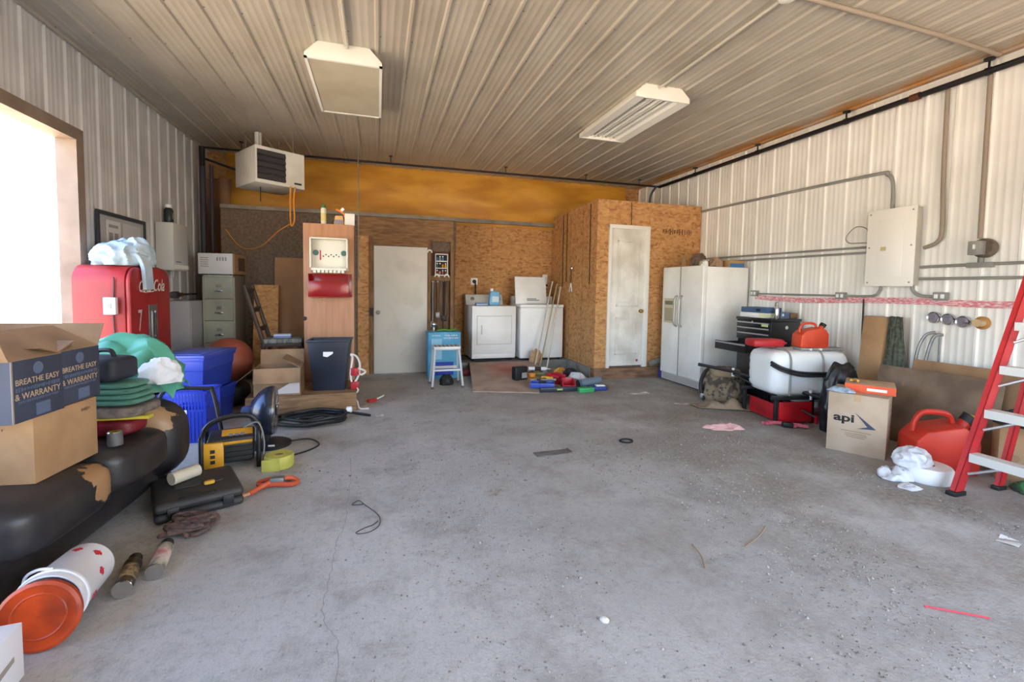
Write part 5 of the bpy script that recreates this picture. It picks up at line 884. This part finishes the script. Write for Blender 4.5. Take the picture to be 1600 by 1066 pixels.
t = thing('blue_tool_case', 'dark blue flat case lying on the white box on the tool chest', 'case', (4.8, 4.71, zt+.061)); mk('case', B().box(-.12, .12, -.2, .22, 0, .07), mat('case_slate', (62, 92, 128), .45), t, bev=.008); mk('clasp', B().box(-.126, -.12, -.1, -.04, .02, .05), BLACK, t)
t = thing('chrome_flask', 'chrome flask standing at the near edge of the tool chest', 'bottle', (4.78, 4.46, zt) if False else (4.76, 4.435, zt)); mk('body', B().lathe([(.024, 0), (.026, .005), (.026, .13), (.015, .16), (.013, .18)], 18), CHROME, t); mk('cap', B().lathe([(.016, .18), (.016, .205), (.01, .21)], 14), STEEL, t)
t = thing('steel_cylinder', 'slim steel cylinder standing behind the chrome flask', 'cylinder', (4.93, 4.6, zt)); mk('tube', B().lathe([(.022, 0), (.022, .19), (.016, .2)], 16), STEEL, t); mk('ring', B().lathe([(.0235, .1), (.0235, .115)], 16), CHROME, t)
t = thing('blue_carton_small', 'small blue grey box on the tool chest right end', 'box', (4.9, 4.47, zt)); mk('carton', B().box(-.08, .06, -.04, .04, 0, .08), mat('carton_bluegrey', (84, 108, 140), .6), t, bev=.003); mk('white_print', B().box(-.06, -.03, -.0415, -.04, .03, .06), WPRINT, t)
t = thing('brown_carton_small', 'small brown box on the tool chest nearest the wall', 'box', (5.04, 4.47, zt)); mk('carton', B().box(-.06, .05, -.04, .04, 0, .07), mat('carton_brown', (120, 92, 66), .7), t, bev=.003); mk('tape_strip', B().box(-.061, .051, -.01, .01, .069, .071), MATS['tape_tan'], t)
# camouflage pack and sand coloured tarp
def camo(name, a, b_, c): 
    m = mat(name, a, .9, c2=b_, sc=14, lo=.48, hi=.52, bump=.4, bsc=30); return m
t = thing('backpack', 'camouflage backpack slumped on the floor before the tool chest', 'backpack', (4.32, 4.8, 0), -.4); CM = camo('camouflage', (132, 116, 94), (82, 72, 62), 0)
mk('body', B().blob((.27, .2, .32), 41, .22, 2.0, .35, 5), CM, t); mk('front_pocket', B().blob((.17, .1, .2), 42, .22, 2.4, .35, 4, TR(.02, -.16, .03)), CM, t); mk('flap', B().pillow((0, -.04, .38), (.36, .3, .12), 4), mat('pack_sand', (150, 132, 108), .9), t)
mk('strap', B().tube(spl([(-.26, -.1, .02), (-.3, -.06, .2), (-.22, 0, .38), (-.1, .02, .42)], 6), .022, 8), BLACK, t); mk('buckle', B().box(-.31, -.26, -.11, -.06, .04, .1), STEEL, t, bev=.006)
def tarp(u, v):
    x = 3.72+u*.85; y = 4.6-u*.42+v*.22-.1; return (x, y, .012+.12*max(0, noise.noise(Vector((x*6, y*6, 7)))+.35)*math.sin(PI*min(1, max(0, v)))**.5*math.sin(PI*u)**.3)
one('sand_tarp', B().sheet(tarp, 36, 16, .006), mat('tarp_sand', (150, 130, 106), .9, c2=(126, 108, 88), sc=8, bump=.3, bsc=30), 'sand coloured crumpled tarp on the floor under the backpack', 'tarp')
# sprayer: tank on red frame
t = thing('sprayer', 'white poly sprayer tank strapped on a red steel frame', 'sprayer', (4.6, 3.98, 0), math.radians(-10)); PTK = mat('poly_white', (236, 240, 242), .4); FR2 = mat('frame_red', (196, 28, 38), .4, c2=(160, 22, 32), sc=6)
mk('tank', B().pillow((0, 0, .53), (.92, .5, .5), 7), PTK, t); mk('filler_neck', B().lathe([(.1, .76), (.1, .8), (.09, .81)], 24, TR(.22, 0, 0)), PTK, t); mk('tank_sump', B().pillow((.1, 0, .26), (.5, .36, .14), 5), PTK, t)
for x in (-.28, .1): mk('strap', B().tube(spl([(x, -.258, .3), (x, -.262, .55), (x, -.25, .72), (x, -.15, .785), (x, .15, .785), (x, .25, .72), (x, .258, .3)], 5), .011, 6), GC, t)
mk('frame_rail', B().box(-.5, .5, -.29, -.25, .26, .3), BLACK, t, bev=.004); mk('frame_rail', B().box(-.5, .5, .25, .29, .26, .3), BLACK, t, bev=.004)
for x in (-.44, -.02, .44):
    for y in (-.27, .27): mk('frame_leg', B().box(x-.02, x+.02, y-.015, y+.015, 0, .26), BLACK if x < .3 else FR2, t, bev=.003)
mk('red_tray', B().box(-.42, -.04, -.3, -.285, .02, .24).box(-.42, -.04, -.285, .2, .02, .035).box(-.42, -.4, -.285, .2, .035, .2), FR2, t, bev=.003); mk('red_panel', B().box(0, .5, -.32, -.285, .0, .1).box(-.0, .5, -.285, .25, .0, .02), FR2, t, bev=.003)
mk('hose', B().tube(spl([(-.47, -.2, .66), (-.4, -.285, .61), (-.2, -.3, .56), (.1, -.3, .55), (.35, -.29, .55), (.48, -.2, .56)], 6), .016, 8).tube(spl([(-.47, -.2, .63), (-.4, -.29, .58), (-.2, -.31, .53), (.1, -.31, .525), (.35, -.3, .53), (.48, -.2, .54)], 6), .014, 8), BLACK, t)
mk('bracket', B().box(-.1, .42, -.18, -.06, .785, .81), GC, t, bev=.003)
for x in (.0, .12): mk('bolt', B().cyl((x, -.18, .797), (x, -.2, .797), .012, n=8), WHITE, t)
SPR = t; bpy.context.view_layer.update()
rr = random.Random(11)
for k in range(14):
    a = rr.uniform(0, 6.28); x, y = .1+rr.uniform(0, .38), -.34+rr.uniform(-.03, .06)
    mk('tine', B().tube([(x, -.325, .1), (x+rr.uniform(-.04, .04), -.36+rr.uniform(-.02, .02), .03), (x+rr.uniform(-.06, .06), -.34, .004)], .004, 5), mat('tine_tan', (176, 150, 120), .7), t)
t = mk('spray_boom', B().tube([(3.86, 4.72, .5), (4.1, 4.42, .46)], .02, 8).tube([(4.1, 4.42, .46), (4.55, 3.62, .3)], .022, 8).tube([(4.1, 4.4, .43), (4.45, 3.6, .1)], .011, 8), BLACK); t.parent = SPR; t.matrix_parent_inverse = SPR.matrix_world.inverted()
for x, y, z in ((4.11, 4.41, .46), (4.32, 4.03, .38), (4.5, 3.71, .32)): mk('nozzle', B().cyl((x, y, z+.04), (x, y, z-.06), .016, n=10), mat('nozzle_white', (214, 214, 216), .4), t)
mk('stand', B().cyl((4.48, 3.57, 0), (4.48, 3.57, .12), .012, n=8), STEEL, t)
t = thing('red_flat_case', 'flat dark red plastic case on the sprayer tank', 'case', (4.25, 4.06, .806), math.radians(-12)); mk('case', B().box(-.22, .14, -.1, .1, 0, .085), mat('case_crimson', (178, 30, 40), .4), t, bev=.025, seg=3); mk('handle', B().tube(spl([(.14, -.05, .04), (.18, -.05, .04), (.18, .05, .04), (.14, .05, .04)], 4), .012, 8), MATS['case_crimson'], t)
def jerry(loc, rz, s, label, col, k=1):
    t = thing('jerry_can', label, 'jerry can', loc, rz); t.scale = (s*k, s, s)
    pr = [(-.25, .02), (-.23, 0), (.23, 0), (.25, .02), (.25, .24), (.2, .32), (.12, .36), (-.16, .3), (-.24, .22)]
    mk('body', B().prism(pr, -.14, .14, FM((0, 0, 0), (1, 0, 0), (0, 0, 1))), col, t, bev=.035, seg=4)
    mk('handle', B().tube(spl([(-.2, 0, .27), (-.19, 0, .35), (-.13, 0, .42), (.0, 0, .43), (.08, 0, .41), (.11, 0, .34)], 6), .022, 8), col, t); mk('neck', B().cyl((.17, 0, .32), (.215, 0, .385), .045, n=16), col, t); mk('cap', B().cyl((.205, 0, .37), (.24, 0, .42), .052, n=16), BLACK, t); mk('nozzle_tab', B().box(.23, .26, -.02, .02, .4, .43), mat('tab_yellow', (214, 190, 50), .5), t)
    return t
jerry((4.64, 3.87, .813), math.radians(-15), .62, 'small red jerry can standing on the sprayer tank', mat('jerry_red', (214, 74, 40), .4, c2=(194, 60, 34), sc=3))
jerry((4.42, 2.5, 0), math.radians(-34), 1.06, 'large red fuel can on the floor behind the red ladder', mat('fuel_red', (206, 52, 34), .4, c2=(184, 42, 30), sc=3), .8)
one('black_bag', B().blob((.22, .14, .5), 51, .13, 1.8, .45, 5), mat('garbage_black', (26, 26, 30), .35, bump=.3, bsc=18), 'black garbage bag standing between sprayer tank and cardboard box', 'bag', loc=(4.58, 3.44, 0))
# cardboard box with the arrow logo
t = cbox('cardboard_box', 'cardboard box printed with api and an arrow logo', .42, .46, .53, (4.24, 3.0, 0), math.radians(-60), mat('cardboard_pale', (190, 170, 148), .85, c2=(176, 154, 130), sc=4)); PFc = FM((0, -.2305, 0), (1, 0, 0), (0, 0, 1))
text('api', .15, INK, t, PFc @ TR(-.09, .3, 0), h=.09, bold=.03)
mk('arrow_logo', B().prism([(-.012, .37), (.14, .245), (.005, .23), (.08, .258)], 0, .001, PFc), mat('logo_slate', (58, 66, 84), .6), t)
for i, (w, z) in enumerate(((.22, .2), (.15, .18), (.16, .165), (.13, .15))): mk('small_print', B().box(-w/2, w/2, z-.0025, z+.0025, 0, .0008, PFc), mat('print_brown', (140, 112, 84), .7), t)
SFc = FM((.2105, 0, 0), (0, 1, 0), (0, 0, 1))
for z in (.16, .4): mk('label', B().box(-.06, .12, z-.06, z+.07, 0, .001, SFc), mat('label_grey', (196, 180, 164), .6), t); mk('label_print', B().box(-.04, .1, z-.03, z+.0, .001, .0015, SFc).box(-.04, .1, z+.02, z+.04, .001, .0015, SFc), PB, t)
t = thing('flat_box', 'flat red and white box lying on the api cardboard box', 'box', (4.31, 3.0, .531), math.radians(-55)); mk('carton', B().box(-.16, .2, -.14, .2, 0, .07), mat('flat_card', (190, 160, 130), .7), t, bev=.003); mk('red_front', B().box(-.161, .201, -.1415, -.14, 0, .07), mat('front_redorange', (226, 92, 52), .5), t); mk('white_print', B().box(-.0, .14, -.143, -.1415, .02, .045), WPRINT, t)
one('clear_film', B().rag(.1, .08, .04, 61), mat('film_blue', (186, 206, 224), .25, trans=.3), 'crumpled clear plastic film on the api box left corner', 'plastic film', loc=(4.02, 3.02, .531), rz=-.9)
t = thing('pliers', 'yellow handled pliers lying on the flat red box', 'pliers', (4.24, 3.06, .605), .6)
for s in (-1, 1): mk('handle', B().tube(spl([(0, 0, .012), (-.05, s*.02, .016), (-.13, s*.025, .03)], 5), .01, 8), YL, t)
mk('jaw', B().box(0, .07, -.016, .016, .004, .022), STEEL, t, bev=.004)
t = thing('wrapped_roll', 'white roll wrapped in clear plastic on the floor before fuel can', 'roll', (4.05, 2.35, 0)); PF = mat('plastic_wrap', (214, 216, 222), .25, c2=(236, 236, 240), sc=12, bump=.5, bsc=18, trans=.15)
mk('roll', B().lathe([(.05, 0), (.15, 0), (.16, .012), (.16, .1), (.15, .115), (.05, .115), (.05, 0)], 32, cap=False), mat('roll_white', (232, 232, 232), .5), t); mk('film', B().blob((.13, .11, .1), 62, .2, 1.8, .32, 5, TR(-.06, .06, .1)), PF, t); mk('film_tail', B().rag(.13, .1, .09, 63, TR(-.2, .08, 0)), PF, t)
one('film_scrap', B().rag(.08, .06, .02, 64), PF, 'flat scrap of clear plastic on the floor before the wrapped roll', 'plastic film', loc=(3.74, 2.26, 0))
# things standing against the right wall
one('cardboard_sheet', B().box(-.32, .6, 0, .01, 0, .8, TR(4.92, 2.75, 0, -PI/2+.05, rx=-.16)), CARD2, 'large brown cardboard sheet leaning on the wall, rear one', 'cardboard')
one('cardboard_sheet', B().box(-.52, .42, 0, .01, 0, .72, TR(4.8, 2.78, 0, -PI/2+.05, rx=-.2)), mat('cardboard_dusty', (142, 122, 102), .9, c2=(112, 94, 78), sc=4), 'dusty brown cardboard sheet leaning in front of another sheet', 'cardboard')
t = thing('tall_carton', 'tall narrow cardboard box leaning against the right wall', 'box', M=TR(5.0, 3.47, 0, -PI/2, rx=-.08)); mk('carton', B().box(-.11, .11, -.06, .06, 0, 1.18), CARD, t, bev=.003); mk('end_flap', B().box(-.1, .1, -.05, .05, 1.18, 1.185), CARD2, t)
def net(u, v): return (5.06-.16*(1-v)**1.4+.03*noise.noise(Vector((u*6, v*5, 4))), 3.34-.27*u*(1-.55*v), .03+1.16*v+.015*noise.noise(Vector((u*9, v*9, 1))))
one('green_net', B().sheet(net, 14, 28, .02), mat('olive_net', (92, 98, 84), .9, c2=(62, 66, 58), sc=30, bump=.6, bsc=50), 'olive green net hung against the wall beside the tall carton', 'net')
t = thing('folded_walker', 'silver tubular folding frame leaning on the right wall', 'frame'); 
mk('tube_frame', B().tube(spl([(5.06, 3.1, .5), (5.07, 3.08, .85), (5.1, 3.04, 1.02), (5.14, 2.98, 1.06)], 6), .014, 8).tube(spl([(5.07, 3.03, .3), (5.08, 3.02, .7), (5.11, 2.98, 1.0), (5.15, 2.92, 1.04)], 6), .014, 8), STEEL, t); mk('leg', B().tube([(5.06, 3.1, .5), (5.06, 3.1, .005)], .013, 8), STEEL, t); mk('leg', B().tube([(5.07, 3.03, .3), (5.07, 3.03, .005)], .013, 8), STEEL, t); mk('rod', B().tube([(5.14, 2.94, 1.03), (5.14, 2.94, .005)], .008, 8), STEEL, t)
t = thing('arrow_carton', 'plain cardboard box with up arrows behind the ladder', 'box', (4.75, 2.15, 0), math.radians(-50)); mk('carton', B().box(-.14, .14, -.08, .08, 0, .42), CARD, t, bev=.003); AQ = FM((0, -.0805, 0), (1, 0, 0), (0, 0, 1)); mk('up_arrow', B().prism([(.05, .1), (.08, .1), (.08, .17), (.105, .17), (.065, .23), (.025, .17), (.05, .17)], 0, .001, AQ), INK, t); mk('print', B().lathe([(.03, 0), (.03, .001)], 14, AQ @ TR(-.05, .18, 0)), mat('print_faint', (158, 126, 94), .7), t)
one('black_heap', B().blob((.2, .22, .3), 71, .25, 2.3, .4, 5), mat('heap_black', (30, 30, 32), .45, bump=.3, bsc=16), 'black plastic heap in the corner behind the ladder legs', 'bag', loc=(4.9, 1.75, 0))
one('dark_jacket', B().rag(.16, .2, .12, 72), mat('jacket_dark', (40, 42, 46), .8, bump=.3, bsc=20), 'dark jacket lying across the leaning cardboard behind the ladder', 'jacket', loc=(4.76, 2.13, .424))
one('leafy_wrapper', B().rag(.13, .1, .07, 73), mat('wrapper_green', (60, 130, 84), .5, c2=(40, 48, 46), sc=9), 'green and black wrapper on the floor under the ladder', 'wrapper', loc=(4.55, 1.98, 0))
# ------------------------------------------------------------------ red fibreglass step ladder leaning at the right
t = thing('step_ladder', 'red fibreglass step ladder with white steps leaning at right', 'ladder', (0, 0, 0)); LR = mat('fibreglass_red', (204, 46, 48), .45, c2=(184, 36, 42), sc=5); LW = mat('step_white', (214, 214, 210), .4, .1); ALU = mat('bare_aluminium', (190, 190, 194), .35, .7)
TOPZ = 3.22
def rail(p, q, w, d):     # channel section rail from p to q, flange width d along x
    p, q = Vector(p), Vector(q); z = (q-p).normalized(); y = Vector((0, 1, 0)); x = y.cross(z).normalized(); y = z.cross(x); L_ = (q-p).length
    M = Matrix(((x.x, y.x, z.x, p.x), (x.y, y.y, z.y, p.y), (x.z, y.z, z.z, p.z), (0, 0, 0, 1)))
    return B().box(-d/2, d/2, -w/2, -w/2+.006, 0, L_, M).box(-d/2, -d/2+.006, -w/2, w/2, 0, L_, M).box(d/2-.006, d/2, -w/2, w/2, 0, L_, M), M
Yf, Yn = 2.1, 1.5
fp = lambda z, y: Vector((3.94+.358*z, y, z))
rp_ = lambda z, y: Vector((4.37+.235*z, y, z))
for y, s in ((Yf, 1), (Yn, -1)):
    ti = s*.03
    mk('front_rail', rail(fp(.02, y), fp(TOPZ, y-ti*3), .035*1.0, .085)[0], LR, t); mk('rear_rail', rail(rp_(.02, y-.02*s), rp_(TOPZ-.05, y-ti*3-.02*s), .03, .06)[0], LR, t)
    mk('foot_pad', B().box(-.06, .06, -.03, .03, 0, .03, TR(3.945, y, 0)), BLACK, t, bev=.004); mk('foot_pad', B().box(-.045, .045, -.025, .025, 0, .03, TR(4.375, y-.02*s, 0)), BLACK, t, bev=.004)
for i in range(9):
    z = .3+.31*i; c = fp(z, 0); yy0, yy1 = Yn+.02+.0*i, Yf-.02-.028*z
    st_ = mk('step', B().box(c.x-.045, c.x+.045, Yn+.03*z*.9+.02, yy1, z-.004, z+.004).box(c.x-.045, c.x-.041, Yn+.03*z*.9+.02, yy1, z-.055, z-.004).box(c.x+.041, c.x+.045, Yn+.03*z*.9+.02, yy1, z-.055, z-.004), LW, t)
    if i < 4:
        mk('step_brace', B().tube([fp(z-.14, Yf-.025-.03*z), (c.x-.02, Yf-.22-.03*z, z-.03)], .01, 6), ALU, t)
    for dx in (-.02, .01): mk('rivet', B().cyl((c.x+dx, Yf-.028*z+.012, z-.02), (c.x+dx, Yf-.028*z+.02, z-.02), .008, n=8), ALU, t)
    r = rp_(z-.1, 0)
    if i < 8: mk('rear_bar', B().box(r.x-.012, r.x+.012, Yn+.03+.03*z, Yf-.03-.03*z, z-.12, z-.09), ALU, t)
mk('top_cap', B().box(fp(TOPZ, 0).x-.09, fp(TOPZ, 0).x+.04, Yn+.06, Yf-.06, TOPZ-.04, TOPZ+.03), LR, t, bev=.01)
# ================================================================== floor litter
t = thing('metal_plate', 'flat grey metal plate lying in the middle of the floor', 'plate', (1.45, 3.56, 0), .06); mk('plate', B().box(-.165, .165, -.05, .05, 0, .006), mat('plate_grey', (118, 118, 116), .6, .3, c2=(98, 98, 96), sc=12), t, bev=.002); mk('edge_fold', B().box(.155, .165, -.05, .05, .006, .014), MATS['plate_grey'], t)
one('wire_loop', B().tube(spl([(-.09, 3.0, .004), (-.16, 3.01, .004), (-.12, 3.06, .004), (-.08, 2.99, .004), (.0, 2.84, .004), (.01, 2.72, .004), (-.04, 2.65, .004), (-.1, 2.64, .004), (-.12, 2.66, .004), (-.07, 2.7, .004), (-.03, 2.72, .004), (.0, 2.76, .004)], 6), .0028, 6), mat('wire_dark', (84, 84, 86), .5, .4), 'loop of thin dark wire on the bare floor', 'wire')
one('rubber_ring', B().tube([(2.23+.06*math.cos(a*PI/10), 3.67+.05*math.sin(a*PI/10), .008) for a in range(20)], .008, 6, True), BLACK, 'small black rubber ring lying on the floor', 'ring')
one('red_stick', B().tube([(2.38, 1.35, .006), (2.575, 1.22, .006)], .0045, 6), mat('stick_red', (206, 70, 84), .5), 'thin red plastic stick on the floor at the lower right', 'stick')
for i, (p, q) in enumerate((((1.6, 1.85), (1.68, 2.05)), ((1.95, 1.95), (2.25, 2.1)), ((.72, 2.9), (.83, 2.98)))):
    a, b_ = Vector(p+(.007,)), Vector(q+(.007,)); one('twig', B().tube(spl([a, a.lerp(b_, .5)+Vector((.01, -.012, .004)), b_], 4), .0035, 6), mat('twig_brown', (140, 118, 90), .9), ['short twig lying left of the longer twig', 'longer brown twig lying on the dusty floor', 'small twig lying near the wire loop'][i], 'twig')
for i, (x, y, a, s) in enumerate(((3.45, 5.36, .1, (.28, .1)), (3.66, 4.74, -.3, (.2, .06)), (3.5, 1.6, .3, (.12, .09)), (.02, 5.05, .3, (.09, .07)), (4.5, 5.2, .2, (.14, .08)))):
    one('paper_scrap', B().sheet(lambda u, v: ((u-.5)*s[0], (v-.5)*s[1], .004+.006*math.sin(u*4+v*2+1)), 8, 4, .0015), mat('scrap_white', (222, 222, 220), .7), ['white paper scrap on the floor before the small room', 'narrow paper scrap on the floor left of sand tarp', 'crumpled paper scrap at the right edge of the floor', 'small white scrap by the black hose end', 'white scrap on the floor at the refrigerator foot'][i], 'paper', loc=(x, y, 0), rz=a)
rr = random.Random(3); PK = mat('pink_strap', (206, 104, 116), .7, c2=(180, 80, 96), sc=10); rb = B()
for k in range(2): rb.tube(spl([(3.96+.34*j/7+rr.uniform(-.04, .04), 3.78-.22*j/7+rr.uniform(-.06, .06), .016+.02*rr.random()) for j in range(8)], 6), .017, 7)
t = thing('pink_strap', 'faded pink ratchet strap bundled on the floor before the sprayer', 'strap'); mk('webbing', rb, PK, t); mk('ratchet', B().box(-.05, .05, -.03, .03, .01, .06, TR(4.12, 3.64, 0, -.5)), BLACK, t, bev=.008)
one('pink_rag', B().rag(.2, .09, .05, 81), mat('rag_pink', (222, 176, 172), .85, bump=.3, bsc=30), 'pale pink rag lying flat on the open floor', 'rag', loc=(3.44, 3.78, 0), rz=-.25)
def crack(pts, w):
    b = B(); P = []
    rr = random.Random(9); P = [(x+rr.uniform(-.006, .006), y) for x, y in pts]
    for a, c in zip(P, P[1:]): b.add([(a[0]-w, a[1], .0008), (a[0]+w, a[1], .0008), (c[0]+w, c[1], .0008), (c[0]-w, c[1], .0008)], [(0, 1, 2, 3)])
    return b
mk('crack', crack([(a.x, a.y) for a in spl([(-.21, 3.78, 0), (-.19, 3.42, 0), (-.19, 3.02, 0), (-.19, 2.77, 0), (-.22, 2.58, 0), (-.22, 2.39, 0), (-.23, 2.15, 0), (-.22, 1.98, 0), (-.15, 1.81, 0), (-.14, 1.4, 0)], 8)], .0014), mat('crack_dark', (136, 133, 128), .9), floor)
# gravel tracked over the slab: too many to count
rr = random.Random(17); gb = B(); ico = [(0, 0, 1), (.9, 0, .1), (.28, .85, .1), (-.72, .53, .1), (-.72, -.53, .1), (.28, -.85, .1), (0, 0, -.3)]; icf = [(0, 1, 2), (0, 2, 3), (0, 3, 4), (0, 4, 5), (0, 5, 1), (6, 2, 1), (6, 3, 2), (6, 4, 3), (6, 5, 4), (6, 1, 5)]
NOGO = ((-1.2, 0, 3.9, 5.35), (1.2, 1.65, 3.45, 3.68), (-1.5, -.2, 5.2, 6.1), (1.2, 3.2, 5.55, 7.5), (-.9, -.6, 3.7, 4.0), (3.7, 4.3, 2.1, 2.6), (3.15, 3.7, 3.65, 3.95), (3.85, 4.6, 2.2, 3.4), (3.8, 4.6, 1.3, 2.2), (2.36, 2.6, 1.2, 1.37), (-.2, .1, 2.5, 3.15), (1.9, 2.3, 1.9, 2.15), (3.6, 4.3, 3.5, 4.9))
def scatter(n, x0, x1, y0, y1, s0, s1, keep):
    k = 0
    while k < n:
        x, y = rr.uniform(x0, x1), rr.uniform(y0, y1)
        if keep(x, y) < rr.random() or any(a0 < x < a1 and b0 < y < b1 for a0, a1, b0, b1 in NOGO): continue
        s = rr.uniform(s0, s1)*(1 if rr.random() < .93 else 1.9); a = rr.uniform(0, 6.28); gb.add(ico, icf, Matrix.Translation((x, y, s*.25)) @ Matrix.Rotation(a, 4, 'Z') @ Matrix.Diagonal((s, s*rr.uniform(.6, 1), s*.7, 1))); k += 1
dens = lambda x, y: min(1, max(.04, .25+.22*(x-.6)))*max(0, .5+1.6*noise.noise(Vector((x*1.1, y*1.1, 5))))
scatter(7500, -.6, 4.2, .6, 3.8, .003, .0075, dens); scatter(900, -.8, 3.6, 3.4, 6, .004, .008, lambda x, y: .4)
tag(mk('gravel', gb, mat('pebble', (168, 162, 152), .9, c2=(108, 102, 94), sc=60, lo=.45, hi=.55)), 'loose gravel and grit scattered over the concrete floor', 'gravel', kind='stuff')
one('white_stone', B().blob((.02, .014, .014), 91, .15, 1.5, .4, 3), mat('stone_white', (206, 200, 190), .8), 'white stone lying at the lower middle of the floor', 'stone', loc=(.93, 1.66, 0), rz=-.6)
